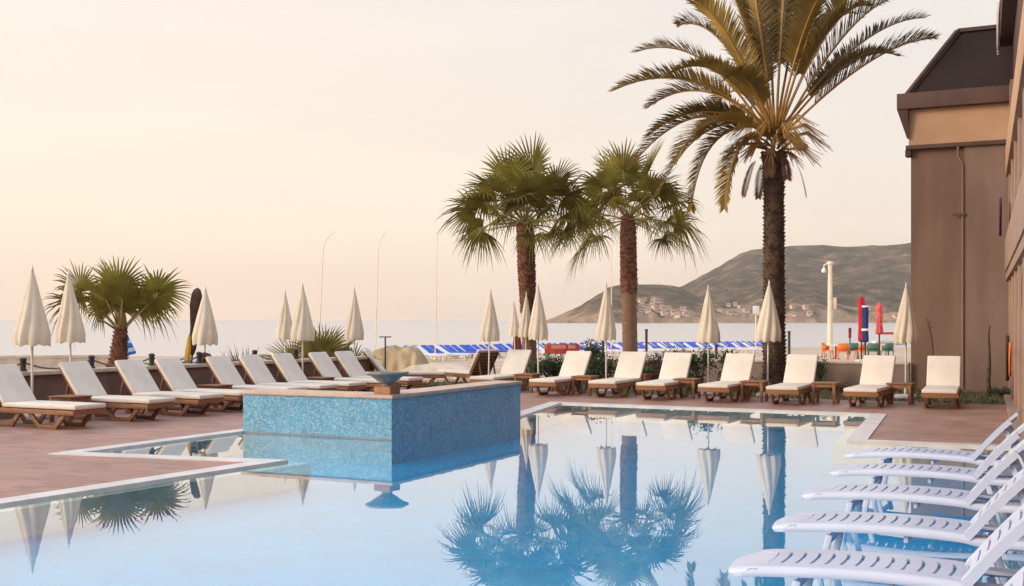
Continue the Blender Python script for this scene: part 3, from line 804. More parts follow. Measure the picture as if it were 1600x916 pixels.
cloth('hanging_vest', H0 + HWD * 4.75 + HWN * 0.02 + V((0, 0, 1.35)), M['dark_gap'], hwrz, 'long black garment hanging on the farthest hotel pillar', 'garment', 0.9)

# ------------------------------------------------------------------ planting strip with short grass in front of the back wall
g0, g1 = deck_far_r, deck_far_l
strip = [g0 + V((3.4, -1.2, 0)), g0, g1, g1 + V((0.7, 2.4, 0)), BK1 + V((0, 1.0, 0)), BK0 + V((3, 0.2, 0))]
so = poly_mesh('planting_strip', [strip], -0.012, M['soil']); tag(so, kind='structure')
rg = random.Random(3)
mb = MB()
def tri_in():
    while True:
        x, y = rg.uniform(-3, 12.5), rg.uniform(22, 33)
        if in_poly((x, y), strip): return x, y
for _ in range(9000):
    x, y = tri_in(); a = rg.uniform(0, 6.28); h = rg.uniform(0.03, 0.085); wd = 0.010
    dx, dy = math.cos(a) * wd, math.sin(a) * wd
    lx, ly = rg.uniform(-.04, .04), rg.uniform(-.04, .04)
    mb.add([(x - dx, y - dy, -0.012), (x + dx, y + dy, -0.012), (x + lx, y + ly, h)], [(0, 1, 2)])
tag(mb.build('grass', M['grass'], parent=None), 'short green grass in the strip behind the loungers', 'grass', kind='stuff')

# ------------------------------------------------------------------ teak loungers with cream cushions
LL, LW, LH = 2.08, 0.66, 0.30
HINGE, BA, BLN = 1.57, R(51.5), 0.74
def make_teak_lounger():
    r = empty('teak_lounger', (0, 0, 0))
    for s in (-1, 1):
        MB().box((LL / 2, s * (LW / 2 - 0.018), LH - 0.035), (LL, 0.036, 0.075)).build('side_rail', M['teak'], r, bevel=0.005)
    MB().box((0.012, 0, LH - 0.03), (0.03, LW - 0.076, 0.085)).build('foot_rail', M['teak'], r, bevel=0.006)
    MB().box((LL - 0.02, 0, LH - 0.035), (0.035, LW - 0.076, 0.07)).build('head_rail', M['teak'], r, bevel=0.005)
    m2 = MB()
    for k in range(13):
        m2.box((0.10 + k * 0.112, 0, LH - 0.012), (0.075, LW - 0.08, 0.02))
    m2.build('seat_slats', M['teak_dark'], r)
    for s in (-1, 1):
        for (a, b, c, d) in ((0.24, 1.00, 0.44, 0.78), (1.22, 1.92, 1.40, 1.72)):
            y = s * (LW / 2 - 0.06)
            m2 = MB()
            m2.beam((a, y, LH - 0.06), (c, y, 0.03), 0.045, 0.065, (1, 0, 0))
            m2.beam((b, y, LH - 0.06), (d, y, 0.03), 0.045, 0.065, (1, 0, 0))
            m2.box(((c + d) / 2, y, 0.032), (d - c + 0.06, 0.05, 0.064))
            m2.build('leg', M['teak'], r, bevel=0.004)
    # backrest
    bx = V((math.cos(BA), 0, math.sin(BA))); bn = V((-math.sin(BA), 0, math.cos(BA)))
    h0 = V((HINGE, 0, LH + 0.0))
    m2 = MB()
    for s in (-1, 1):
        o = V((0, s * (LW / 2 - 0.065), 0))
        m2.beam(h0 + o, h0 + o + bx * BLN, 0.035, 0.045, bn)
    for k in range(7):
        p = h0 + bx * (0.06 + k * 0.108) + bn * 0.002
        m2.beam(p + V((0, -LW / 2 + 0.07, 0)), p + V((0, LW / 2 - 0.07, 0)), 0.07, 0.018, bn)
    m2.build('backrest', M['teak_dark'], r)
    q = h0 + bx * 0.48
    for s in (-1, 1):
        o = V((0, s * (LW / 2 - 0.12), 0))
        MB().beam(q + o, V((LL - 0.10, s * (LW / 2 - 0.12), LH - 0.03)), 0.03, 0.035).build('support_strut', M['teak_dark'], r)
    # cushion: two fat pads
    th = 0.075
    MB().box((HINGE / 2 - 0.01, 0, LH + 0.012 + th / 2), (HINGE + 0.04, LW - 0.02, th)).build('seat_cushion', M['cushion'], r, bevel=0.028, seg=3)
    rot = Matrix((bx, V((0, 1, 0)), bn)).transposed()
    c_ = h0 + bx * (BLN / 2 + 0.03) + bn * (0.03 + th / 2)
    MB().box(c_, (BLN + 0.02, LW - 0.02, th), rot=rot).build('back_cushion', M['cushion'], r, bevel=0.028, seg=3)
    return r
proto = make_teak_lounger()
used = [False]
def put_lounger(foot, head_dir, label, group):
    o = proto if not used[0] else copy_tree(proto)
    used[0] = True
    o.location = (foot.x, foot.y, 0.0)
    o.rotation_euler.z = math.atan2(head_dir[1], head_dir[0])
    return tag(o, label, 'sun lounger', group)
VW = V((0.456, 0.89, 0))
FN = V((-6.02, 19.44, 0))
GL_ = 'teak loungers with cream cushions in the left row'
left_t = [-1.55, 0.0, 1.22, 2.27, 3.65, 4.69, 5.71, 7.05, 8.03]
left_lab = ['large teak lounger with cream cushion cut off by the left edge of the photo',
            'cream cushioned lounger right of the one cut off by the left edge',
            'cream cushioned lounger standing before the small fan palm, third from the left edge',
            'cream cushioned lounger between the small fan palm and the parasol beside the dark furled flag',
            'cream cushioned lounger right beneath the parasol that stands next to the dark furled flag',
            'cream cushioned lounger before the spiky tufts, its foot hidden by the mosaic block',
            'cream cushioned lounger just left of the parasol pole at the low sprawling palm',
            'cream cushioned lounger before the low sprawling palm, just right of a parasol pole',
            'cream cushioned lounger on the right of the low sprawling palm, beneath a parasol']
for k, (t, lab) in enumerate(zip(left_t, left_lab)):
    fn = FN + VW * t
    jit = R([0, 0.8, -1, 0.6, -0.5, 1.2, -0.8, 0.4, -0.6][k])
    hd = Matrix.Rotation(jit, 3, 'Z') @ (-U)
    put_lounger(fn + VW * 0.33, hd, lab, GL_)
put_lounger(V((-1.72, 30.0, 0)), V((-1, 0.0, 0)), 'cream cushioned lounger in full profile right behind the stone bowl', GL_)
put_lounger(V((-1.69, 31.3, 0)), V((0.55, -0.83, 0)), 'teak lounger turned away so the wooden back of its backrest shows', GL_)
GR_ = 'teak loungers with cream cushions along the far pool edge'
fcl = [(-0.69, 27.25), (0.67, 26.05), (1.95, 25.45), (2.90, 24.65), (4.10, 24.0), (5.33, 23.25), (6.68, 22.58), (8.05, 22.18)]
right_lab = ['cream cushioned lounger partly hidden behind the right end of the mosaic block',
             'cream cushioned lounger right of the left tall fan palm trunk, before the red sign',
             'cream cushioned lounger standing before the trunk of the right tall fan palm',
             'cream cushioned lounger between the right tall fan palm and the parasol right of it',
             'cream cushioned lounger between a parasol and the date palm, before green planting',
             'cream cushioned lounger directly right of the date palm trunk',
             'cream cushioned lounger between two small wooden tables, before the plain brown wall',
             'rightmost cream cushioned lounger standing before the hotel wall']
for k, ((x, y), lab) in enumerate(zip(fcl, right_lab)):
    jit = R([0, -1, 0.5, 1.5, -0.5, 1.0, -1.0, 4.0][k])
    put_lounger(V((x, y, 0)), Matrix.Rotation(jit, 3, 'Z') @ Vv, lab, GR_)

# ------------------------------------------------------------------ small teak tables
def make_table():
    r = empty('side_table', (0, 0, 0))
    m2 = MB()
    for k in range(5): m2.box((0, -0.2 + k * 0.1, 0.42), (0.5, 0.09, 0.025))
    m2.build('tabletop', M['teak'], r, bevel=0.004)
    for s in (-1, 1):
        MB().box((0, s * 0.21, 0.37), (0.36, 0.022, 0.06)).build('apron', M['teak'], r)
        MB().box((s * 0.21, 0, 0.37), (0.022, 0.36, 0.06)).build('apron', M['teak'], r)
    for a in (-1, 1):
        for b in (-1, 1):
            MB().box((a * 0.205, b * 0.205, 0.203), (0.055, 0.055, 0.406)).build('leg', M['teak'], r, bevel=0.004)
    return r
tp = make_table(); tu = [False]
def put_table(x, y, rz, label):
    o = tp if not tu[0] else copy_tree(tp); tu[0] = True
    o.location = (x, y, 0); o.rotation_euler.z = rz
    tag(o, label, 'side table', 'small teak tables between the loungers')
put_table(6.38, 23.95, ROT, 'small square teak table before the plain brown wall between two loungers')
put_table(5.05, 24.55, ROT, 'small teak table at the foot of the date palm beside a parasol pole')
put_table(7.83, 23.75, ROT, 'small teak table in front of the rightmost white parasol base')
put_table(3.80, 25.55, ROT, 'small teak table half hidden by a lounger backrest, left of a parasol base')
put_table(1.66, 26.75, ROT, 'small teak table left of the lounger before the right tall fan palm')
put_table(0.36, 27.75, ROT, 'small teak table at the foot of the left tall fan palm')
def lrow(t, s): return FN + VW * t + V((-0.895, 0.446, 0)) * s
p = lrow(-0.36, 1.35); put_table(p.x, p.y, ROT, 'low teak table beside the big parasol at the left edge')
p = lrow(3.31, 1.45); put_table(p.x, p.y, ROT, 'low teak table between loungers beneath the parasol by the furled flag')
p = lrow(6.71, 1.45); put_table(p.x, p.y, ROT, 'low teak table between loungers before the low sprawling palm')

# ------------------------------------------------------------------ folded parasols
def canopy_bm(seed, H=2.52, R0=0.335, z0=1.27):
    rr = random.Random(seed)
    prof = []
    NZ, NA = 26, 96
    ph = rr.uniform(0, 6.28); amps = [rr.uniform(0.7, 1.2) for _ in range(8)]
    mb = MB(); vs = []; fs = []
    lean = rr.uniform(-0.02, 0.02)
    def rad(t):                     # t: 0 top .. 1 hem
        base = 0.02 + 0.94 * (t ** 0.92) * R0
        if t > 0.84: base *= 1 - 1.5 * (t - 0.84) ** 1.25
        return base
    for i in range(NZ + 1):
        t = i / NZ
        for k in range(NA):
            a = 2 * math.pi * k / NA
            seg = (a + ph + 0.55 * t) * 8 / (2 * math.pi)
            fr_ = seg - math.floor(seg); am = amps[int(math.floor(seg)) % 8]
            fold = math.sin(math.pi * fr_) ** 0.6                     # ridge in the middle of every flap
            sw = 0.15 * math.sin(2 * math.pi * fr_) * am * t
            am = am * (1 + 0.35 * math.sin(5 * t + k * 0.11 + seed))
            r_ = rad(t) * (1 - 0.20 * am * (1 - fold) * min(1, t * 2 + 0.1))
            z = H - 0.02 - (H - z0) * t
            if t > 0.8: z -= 0.036 * ((t - 0.8) / 0.2) ** 2 * (fold - 0.5) * 2 * am * 0.7
            aa = a + sw * 0.5
            vs.append((r_ * math.cos(aa) + lean * t, r_ * math.sin(aa), z))
    for i in range(NZ):
        for k in range(NA):
            k2 = (k + 1) % NA
            fs.append((i * NA + k, (i + 1) * NA + k, (i + 1) * NA + k2, i * NA + k2))
    # inner underside
    vs.append((lean, 0, z0 + 0.16)); ci = len(vs) - 1
    for k in range(NA): fs.append((NZ * NA + k, ci, NZ * NA + (k + 1) % NA))
    mb.add(vs, fs)
    return mb
def make_parasol(seed):
    r = empty('folded_parasol', (0, 0, 0))
    canopy_bm(seed).build('canopy', M['canopy'], r, smooth=True, auto=70)
    MB().tube([(0, 0, 0.06), (0, 0, 2.5)], 0.021, 12).build('pole', M['pole_white'], r, smooth=True, auto=40)
    MB().lathe([(0.0, 2.49), (0.024, 2.49), (0.028, 2.52), (0.016, 2.55), (0.012, 2.585), (0.0, 2.60)], 12).build('finial', M['pole_white'], r, smooth=True)
    b = MB().lathe([(0.0, 0.0), (0.25, 0.0), (0.262, 0.015), (0.262, 0.06), (0.24, 0.085), (0.06, 0.095), (0.045, 0.10), (0.0, 0.10)], 28).build('base', M['concrete'], r, smooth=True, auto=35)
    MB().lathe([(0.03, 0.095), (0.034, 0.10), (0.034, 0.30), (0.0, 0.30)], 12).build('socket', M['pole_white'], b, smooth=True, auto=40)
    return r
pp = [make_parasol(s) for s in (2, 5, 9, 14, 21, 33)]
pu = [False] * 6
def put_parasol(px, d, top, label, variant=0, rz=0.0, wsc=1.0, lean=0.0):
    variant = variant + 3 * (int(px) % 2)
    if pu[variant]: o = copy_tree(pp[variant])
    else: o = pp[variant]; pu[variant] = True
    z = EYE - (top - 500) / FPX * d
    s = z / 2.60
    o.location = ((px - 800) / FPX * d, d, 0)
    o.scale = (wsc, wsc, s)
    o.rotation_euler = (R((hash(px) % 7 - 3) * 0.3), R((hash(px * 3) % 7 - 3) * 0.3), rz)
    return tag(o, label, 'parasol', 'folded cream parasols round the pool')
pi_ = [(50, 20.2, 414, 'large folded cream parasol nearest the left edge, between two loungers', 0, 0.3, 1.03),
       (112, 22.6, 423, 'folded cream parasol just left of the small fan palm', 1, 1.3, 0.96),
       (319, 25.6, 447, 'folded cream parasol next to the dark furled flag', 2, 0.5, 0.98),
       (445, 30.5, 452, 'folded cream parasol overlapped by its right neighbour, over the low sprawling palm', 1, 2.0, 0.80),
       (473, 27.0, 441, 'folded cream parasol with its pole before the wall, left half of the low sprawling palm', 0, 2.4, 0.94),
       (554, 29.0, 447, 'folded cream parasol at the right edge of the low sprawling palm', 2, 3.0, 0.82),
       (763, 28.9, 450, 'folded cream parasol behind the right part of the mosaic block, left of the palm trunks', 1, 4.1, 0.86),
       (805, 40.0, 468, 'slim far folded parasol left of the left tall fan palm trunk', 0, 0.9, 0.72),
       (821, 33.6, 455, 'folded parasol directly in front of the left tall fan palm trunk', 1, 5.1, 0.72),
       (841, 27.9, 442, 'folded cream parasol just right of the left tall fan palm trunk', 2, 0.2, 0.84),
       (947, 27.3, 440, 'folded cream parasol just left of the right tall fan palm trunk', 0, 4.4, 0.82),
       (1107, 26.6, 445, 'folded cream parasol between the right tall fan palm and the date palm', 1, 2.7, 0.90),
       (1199, 25.9, 437, 'folded cream parasol in front of the date palm trunk', 2, 5.6, 0.96),
       (1415, 25.5, 441, 'rightmost folded cream parasol at the corner of the hotel wing', 0, 3.3, 0.90)]
for a in pi_: put_parasol(*a)

# ------------------------------------------------------------------ white resin loungers standing on the shallow shelf
SH = 0.33
def make_resin_lounger():
    r = empty('resin_lounger', (0, 0, 0))
    Wd = 0.60; SL = 1.24; hb = 0.62; ba = R(45)
    def zt(x):                       # gentle wave of the seat
        return SH + 0.028 * math.sin((x - 0.15) * 2.4) - 0.10 * max(0, 0.16 - x) ** 1.0 * 1.6
    # seat: rounded solid foot end, side bands and curved slats with open slots
    def seat_profile(y):            # crown across the width
        return 0.012 * (1 - (2 * y / Wd) ** 2)
    def slab(mb, x0, x1, y0, y1, nx_, ny_, th, bow=0.0):
        vs, fs = [], []
        for side in (0, 1):
            for i in range(nx_ + 1):
                for j in range(ny_ + 1):
                    y = y0 + (y1 - y0) * j / ny_
                    x = x0 + (x1 - x0) * i / nx_ + bow * (1 - (2 * y / Wd) ** 2)
                    z = zt(x) + seat_profile(y) - side * th
                    vs.append((x, y, z))
        nn = (nx_ + 1) * (ny_ + 1)
        ix = lambda s_, i, j: s_ * nn + i * (ny_ + 1) + j
        for i in range(nx_):
            for j in range(ny_):
                fs.append((ix(0, i, j), ix(0, i + 1, j), ix(0, i + 1, j + 1), ix(0, i, j + 1)))
                fs.append((ix(1, i, j), ix(1, i, j + 1), ix(1, i + 1, j + 1), ix(1, i + 1, j)))
        for i in range(nx_):
            fs.append((ix(0, i, 0), ix(1, i, 0), ix(1, i + 1, 0), ix(0, i + 1, 0)))
            fs.append((ix(0, i, ny_), ix(0, i + 1, ny_), ix(1, i + 1, ny_), ix(1, i, ny_)))
        for j in range(ny_):
            fs.append((ix(0, 0, j), ix(0, 0, j + 1), ix(1, 0, j + 1), ix(1, 0, j)))
            fs.append((ix(0, nx_, j), ix(1, nx_, j), ix(1, nx_, j + 1), ix(0, nx_, j + 1)))
        mb.add(vs, fs)
    m2 = MB()
    # foot end plate with a rounded front and a curled lip
    vs, fs = [], []
    na = 14
    for i in range(na + 1):
        a = -math.pi / 2 + math.pi * i / na
        y = (Wd / 2 - 0.005) * math.sin(a)
        xf = 0.14 - 0.14 * (max(0, math.cos(a)) ** 0.6)
        xe = 0.20 + 0.05 * (1 - (2 * y / Wd) ** 2)
        for (x, z) in ((xe, zt(0.20) + seat_profile(y)), ((0.20 + xf) / 2, zt((0.2 + xf) / 2) + seat_profile(y)), (xf + 0.012, zt(xf) + seat_profile(y) - 0.004), (xf, zt(xf) - 0.016), (xf + 0.012, zt(xf) - 0.036), (xf + 0.03, zt(xf) - 0.036), (xf + 0.03, zt(xf) - 0.02), (xe, zt(0.20) - 0.02)):
            vs.append((x, y, z))
    for i in range(na):
        for j in range(8):
            j2 = (j + 1) % 8
            fs.append((i * 8 + j, i * 8 + j2, (i + 1) * 8 + j2, (i + 1) * 8 + j))
    m2.add(vs, fs)
    NS_ = 13
    st = (SL - 0.20) / NS_
    for k in range(NS_):
        slab(m2, 0.20 + k * st + 0.009, 0.20 + (k + 1) * st - 0.009, -Wd / 2 + 0.095, Wd / 2 - 0.095, 1, 8, 0.018, bow=0.05)
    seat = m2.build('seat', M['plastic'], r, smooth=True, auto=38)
    for s in (-1, 1):
        vs, fs = [], []
        prof = [(-0.105, 0.004), (-0.05, 0.003), (-0.012, 0.004), (0.012, 0.002), (0.026, -0.008), (0.032, -0.036), (0.025, -0.050), (0.012, -0.050), (0.010, -0.022), (-0.105, -0.016)]
        npf = len(prof); nx_ = 26
        for i in range(nx_ + 1):
            x = 0.12 + (1.86 - 0.12) * i / nx_
            xx = min(x, SL)
            zz = zt(xx) if x <= SL else zt(SL) - 0.02 * min(1, (x - SL) / 0.1)
            for (dy, dz) in prof:
                k_ = 1.0 if x < 0.86 or x > 0.90 else 0.8
                vs.append((x, s * (Wd / 2 - 0.034 + dy * 1.0), zz + dz * k_ + 0.004))
        for i in range(nx_):
            for j in range(npf):
                j2 = (j + 1) % npf
                fs.append((i * npf + j, i * npf + j2, (i + 1) * npf + j2, (i + 1) * npf + j))
        fs.append(tuple(range(npf))); fs.append(tuple(reversed([nx_ * npf + j for j in range(npf)])))
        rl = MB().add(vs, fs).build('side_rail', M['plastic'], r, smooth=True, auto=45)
        bm = bmesh.new(); bm.from_mesh(rl.data); bmesh.ops.recalc_face_normals(bm, faces=bm.faces); bm.to_mesh(rl.data); bm.free()
    # reclined back
    bx = V((math.cos(ba), 0, math.sin(ba))); bn = V((-math.sin(ba), 0, math.cos(ba)))
    h0 = V((SL + 0.015, 0, zt(SL) + 0.008))
    m2 = MB()
    def P(u_, y, n_): return h0 + bx * u_ + V((0, y, 0)) + bn * (n_ + 0.05 * math.sin(u_ * 3.6) * 0.6)
    def bslab(u0, u1, y0, y1, th, nu=2, ny_=6):
        vs, fs = [], []
        for side in (0, 1):
            for i in range(nu + 1):
                for j in range(ny_ + 1):
                    y = y0 + (y1 - y0) * j / ny_
                    vs.append(P(u0 + (u1 - u0) * i / nu + 0.02 * (1 - (2 * y / Wd) ** 2) * (1 if ny_ > 2 else 0), y, -side * th))
        nn = (nu + 1) * (ny_ + 1); ix = lambda s_, i, j: s_ * nn + i * (ny_ + 1) + j
        for i in range(nu):
            for j in range(ny_):
                fs.append((ix(0, i, j), ix(0, i + 1, j), ix(0, i + 1, j + 1), ix(0, i, j + 1)))
                fs.append((ix(1, i, j), ix(1, i, j + 1), ix(1, i + 1, j + 1), ix(1, i + 1, j)))
        for i in range(nu):
            fs.append((ix(0, i, 0), ix(1, i, 0), ix(1, i + 1, 0), ix(0, i + 1, 0)))
            fs.append((ix(0, i, ny_), ix(0, i + 1, ny_), ix(1, i + 1, ny_), ix(1, i, ny_)))
        for j in range(ny_):
            fs.append((ix(0, 0, j), ix(0, 0, j + 1), ix(1, 0, j + 1), ix(1, 0, j)))
            fs.append((ix(0, nu, j), ix(1, nu, j), ix(1, nu, j + 1), ix(0, nu, j + 1)))
        m2.add(vs, fs)
    nb = 6; sb = (hb - 0.16) / nb
    for k in range(nb): bslab(0.03 + k * sb + 0.009, 0.03 + (k + 1) * sb - 0.009, -Wd / 2 + 0.11, Wd / 2 - 0.11, 0.018)
    bslab(hb - 0.13, hb, -Wd / 2 + 0.01, Wd / 2 - 0.01, 0.03, 3, 8)
    for s in (-1, 1):
        y0, y1 = sorted((s * (Wd / 2 - 0.125), s * (Wd / 2 + 0.0)))
        for i in range(10):
            pass
        bslab(0.0, hb - 0.10, y0, y1, 0.052, 8, 2)
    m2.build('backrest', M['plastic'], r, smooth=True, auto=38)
    # legs, cross bars and back strut
    for s in (-1, 1):
        for (xa, xb) in ((0.42, 0.30), (1.38, 1.52)):
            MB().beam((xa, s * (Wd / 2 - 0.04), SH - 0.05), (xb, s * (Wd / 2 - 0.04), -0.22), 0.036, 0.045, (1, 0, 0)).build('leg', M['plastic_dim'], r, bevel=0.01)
    for x_, dz_ in ((0.40, 0.10), (1.40, 0.10), (0.9, 0.05), (1.84, 0.03)):
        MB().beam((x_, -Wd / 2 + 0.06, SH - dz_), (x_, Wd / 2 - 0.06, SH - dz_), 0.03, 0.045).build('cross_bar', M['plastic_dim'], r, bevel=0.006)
    m2 = MB(); q = h0 + bx * 0.42 - bn * 0.04
    for s in (-1, 1): m2.beam(q + V((0, s * 0.24, 0)), V((1.72, s * 0.26, SH - 0.02)), 0.025, 0.04)
    m2.beam(q + V((0, -0.25, 0)), q + V((0, 0.25, 0)), 0.03, 0.03)
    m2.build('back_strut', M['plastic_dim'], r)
    return r
rp = make_resin_lounger(); ru = [False]
tips = [(1130, 885), (1200, 818), (1247, 770), (1292, 735), (1315, 708)]
hing = [(1500, 905), (1505, 838), (1510, 787), (1515, 747), (1515, 721)]
rl_lab = ['white slatted resin lounger nearest the camera whose foot end is seen at the bottom edge',
          'white resin lounger just beyond the nearest whole one, foot over the reflected date palm trunk',
          'white resin lounger in the middle of the five seen whole, standing in shallow water',
          'white resin lounger second from the far end of the row in the water',
          'farthest white resin lounger of the row, close to the tiled deck']
def put_resin(nearc, hd, label):
    o = rp if not ru[0] else copy_tree(rp); ru[0] = True
    side = V((-hd.y, hd.x, 0))
    f = nearc + side * 0.30
    o.location = (f.x, f.y, 0); o.rotation_euler.z = math.atan2(hd.y, hd.x)
    return tag(o, label, 'resin lounger', 'white resin loungers in the shallow water')
for (a, b), (c, e), lab in zip(tips, hing, rl_lab):
    d1 = (EYE - SH) * FPX / (b - 500); d2 = (EYE - SH) * FPX / (e - 500)
    p1 = V(((a - 800) / FPX * d1, d1, 0)); p2 = V(((c - 800) / FPX * d2, d2, 0))
    hd = ((p2 - p1).normalized() * 0.2 + V((0.905, -0.44, 0)) * 0.8).normalized()
    put_resin(p1 + (p2 - p1).normalized() * -0.02, hd, lab)
put_resin(V((0.66, 5.25, 0)), V((0.91, -0.41, 0)), 'white resin lounger showing only its backrest edge in the bottom right corner')

# ------------------------------------------------------------------ palms
def fan_leaf(mb, mbp, base, dirv, pet, rad, rng, spread=R(215), nseg=30, droop=0.25, fold=0.25, roll=0.0, sag=0.12):
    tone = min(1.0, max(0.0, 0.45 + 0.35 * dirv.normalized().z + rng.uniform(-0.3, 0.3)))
    dirv = dirv.normalized()
    # petiole bends down slightly
    tip = base + dirv * pet + V((0, 0, -sag * pet * pet * 0.5))
    mid = base + dirv * pet * 0.5 + V((0, 0, -sag * pet * pet * 0.08))
    mbp.tube([base, mid, tip], [0.028, 0.02, 0.014], 5)
    d = (tip - mid).normalized()
    side = d.cross(V((0, 0, 1)))
    if side.length < 0.1: side = V((math.cos(roll * 7), math.sin(roll * 7), 0))
    side.normalize(); nrm = side.cross(d).normalized()
    q = Matrix.Rotation(roll, 3, d); side = q @ side; nrm = q @ nrm
    da = spread / nseg
    for k in range(nseg):
        a = -spread / 2 + da * (k + 0.5)
        rr = rad * (0.80 + 0.20 * math.cos(a * 0.75)) * rng.uniform(0.9, 1.06)
        e = (d * math.cos(a) + side * math.sin(a))
        e = (e + nrm * (fold * abs(math.sin(a)))).normalized()
        ls = nrm.cross(e).normalized()
        fr_ = [0.02, 0.28, 0.46, 0.76, 1.0]
        hw = math.tan(da / 2) * rad * 1.04
        ws = [0.01, 0.28 * hw, 0.43 * hw, 0.24 * hw, 0.012 * hw]
        kd = droop * rng.uniform(0.4, 1.8) + rng.uniform(0, 0.12)
        pts = []
        for f, wd in zip(fr_, ws):
            p = tip + e * (rr * f)
            p = p + V((0, 0, -kd * rr * (max(0, f - 0.3) / 0.7) ** 2))
            pts.append((p - ls * wd, p + nrm * wd * 0.45, p + ls * wd))
        vs = [x for t3 in pts for x in t3]
        fs = []
        for i in range(len(pts) - 1):
            fs += [(3 * i, 3 * i + 3, 3 * i + 4, 3 * i + 1), (3 * i + 1, 3 * i + 4, 3 * i + 5, 3 * i + 2)]
        mb.add(vs, fs); mb.t += [min(1, max(0, tone + rng.uniform(-.1, .1)))] * len(fs)

def trunk_mesh(p0, p1, prof, rng, nring=60, n=20, rough=0.12, scales=True, lean=V((0, 0, 0))):
    mb = MB(); vs, fs = [], []
    ax = p1 - p0
    for i in range(nring + 1):
        t = i / nring
        c = p0 + ax * t + lean * math.sin(math.pi * t)
        r = interp(prof, t)
        for k in range(n):
            a = 2 * math.pi * (k + (0.5 if i % 2 else 0)) / n
            j = 1 + rng.uniform(-rough, rough)
            if scales and (i % 3 == 0): j += rough * 0.8
            vs.append(c + V((math.cos(a) * r * j, math.sin(a) * r * j, rng.uniform(-.01, .01))))
    for i in range(nring):
        for k in range(n):
            k2 = (k + 1) % n
            if i % 2 == 0:
                fs += [(i * n + k, i * n + k2, (i + 1) * n + k), (i * n + k2, (i + 1) * n + k2, (i + 1) * n + k)]
            else:
                fs += [(i * n + k, i * n + k2, (i + 1) * n + k2), (i * n + k, (i + 1) * n + k2, (i + 1) * n + k)]
    fs.append(tuple(nring * n + k for k in range(n)))
    return mb.add(vs, fs)

def boots(mb, p0, p1, prof, rng, rows, per, size, out):
    ax = p1 - p0
    for i in range(rows):
        t = (i + 0.5) / rows
        c = p0 + ax * t; r = interp(prof, t)
        for k in range(per):
            a = 2 * math.pi * (k + 0.5 * (i % 2)) / per + rng.uniform(-.08, .08)
            e = V((math.cos(a), math.sin(a), 0)); s = V((-e.y, e.x, 0))
            wv = size * rng.uniform(0.8, 1.15); o = out * rng.uniform(0.6, 1.3); hgt = ax.length / rows * 1.25
            b = c + e * (r * 0.93)
            vs = [b - s * wv / 2 + V((0, 0, -hgt * 0.5)), b + s * wv / 2 + V((0, 0, -hgt * 0.5)),
                  b + e * o + s * wv * 0.28 + V((0, 0, hgt * 0.45)), b + e * o - s * wv * 0.28 + V((0, 0, hgt * 0.45)),
                  b + V((0, 0, hgt * 0.5)) - e * 0.01]
            mb.add(vs, [(0, 1, 2, 3), (1, 4, 2), (0, 3, 4), (3, 2, 4)])

def fan_palm(name, px, d, zbase, crown_py, base_px, label, leaves, prof, seed, split=None, matleaf='fan_leaf', dry=None):
    rng = random.Random(seed)
    b = G(base_px, d, zbase); top = W(px, crown_py, d)
    root = empty(name, b, 0, label, 'palm tree')
    def rel(p): return p - b
    pr = prof
    if split:
        m = b.lerp(top, split)
        tr = trunk_mesh(rel(b), rel(m), [(t_ / split, r_) for t_, r_ in pr if t_ <= split + 0.02], rng, 60, 18, 0.05, False).build('lower_trunk', M['trunk_smooth'], root, smooth=True)
        p2 = [((t_ - split) / (1 - split), r_) for t_, r_ in pr if t_ >= split - 0.02]
        mbt = trunk_mesh(rel(m), rel(top), p2, rng, 50, 18, 0.10)
        boots(mbt, rel(m), rel(top), p2, rng, max(8, int((top - m).length / 0.085)), 9, 0.16, 0.05)
        mbt.build('trunk', M['trunk_fan'], root)
    else:
        mbt = trunk_mesh(rel(b), rel(top), pr, rng, 70, 18, 0.10)
        boots(mbt, rel(b), rel(top), pr, rng, max(8, int((top - b).length / 0.085)), 9, 0.17, 0.055)
        mbt.build('trunk', M['trunk_fan'], root)
    mb, mbp = MB(), MB()
    for (dx, dy, dz, pet, rad, droop, roll, fold) in leaves(rng):
        spr = R(265) if dz > 0.3 else R(225)
        st = rel(top) + V((dx, dy, 0)) * 0.12 + V((0, 0, 0.15 * max(-0.5, dz) - 0.14))
        fan_leaf(mb, mbp, st, V((dx, dy, dz)), pet, rad, rng, droop=droop, roll=roll, fold=fold, spread=spr, nseg=36)
    mb.build('crown', M[matleaf], root)
    mbp.build('leaf_stalks', M['petiole'], root, smooth=True)
    if dry:
        md, mdp = MB(), MB()
        for (dx, dy, dz, pet, rad, droop, roll, fold) in dry(rng):
            fan_leaf(md, mdp, rel(top) + V((dx, dy, 0)) * 0.2 + V((0, 0, -0.25)), V((dx, dy, dz)), pet, rad, rng, droop=droop, roll=roll, fold=fold, spread=R(120), nseg=16)
        md.build('dry_leaves', M['dry_leaf'], root)
    return root

def crown_leaves(n, pet, rad, zlo=-0.55, up=1.15):
    def f(rng):
        res = []
        for i in range(n):
            t = (i + 0.5) / n
            el = math.asin(max(-1, min(1, zlo + (1 - zlo) * (1 - t) ** 0.95)))
            az_ = i * 2.39996 + rng.uniform(-.25, .25)
            el += rng.uniform(-.1, .1)
            c = math.cos(el)
            high = max(0.0, math.sin(el))
            p = pet * rng.uniform(0.85, 1.15) * (0.92 + (up - 0.92) * high)
            r_ = rad * rng.uniform(0.88, 1.1) * (0.92 + 0.16 * high)
            dr = 0.16 + 0.55 * max(0.0, 0.55 - math.sin(el))
            res.append((math.cos(az_) * c, math.sin(az_) * c, math.sin(el), p, r_, dr, rng.uniform(-.5, .5), rng.uniform(0.15, 0.45)))
        return res
    return f
def dry_ring(n, pet, rad):
    def f(rng):
        return [(math.cos(i * 2.4), math.sin(i * 2.4), rng.uniform(-0.9, -0.5), pet * rng.uniform(.7, 1.1), rad * rng.uniform(.7, 1), 0.5, rng.uniform(-1, 1), 0.1) for i in range(n)]
    return f
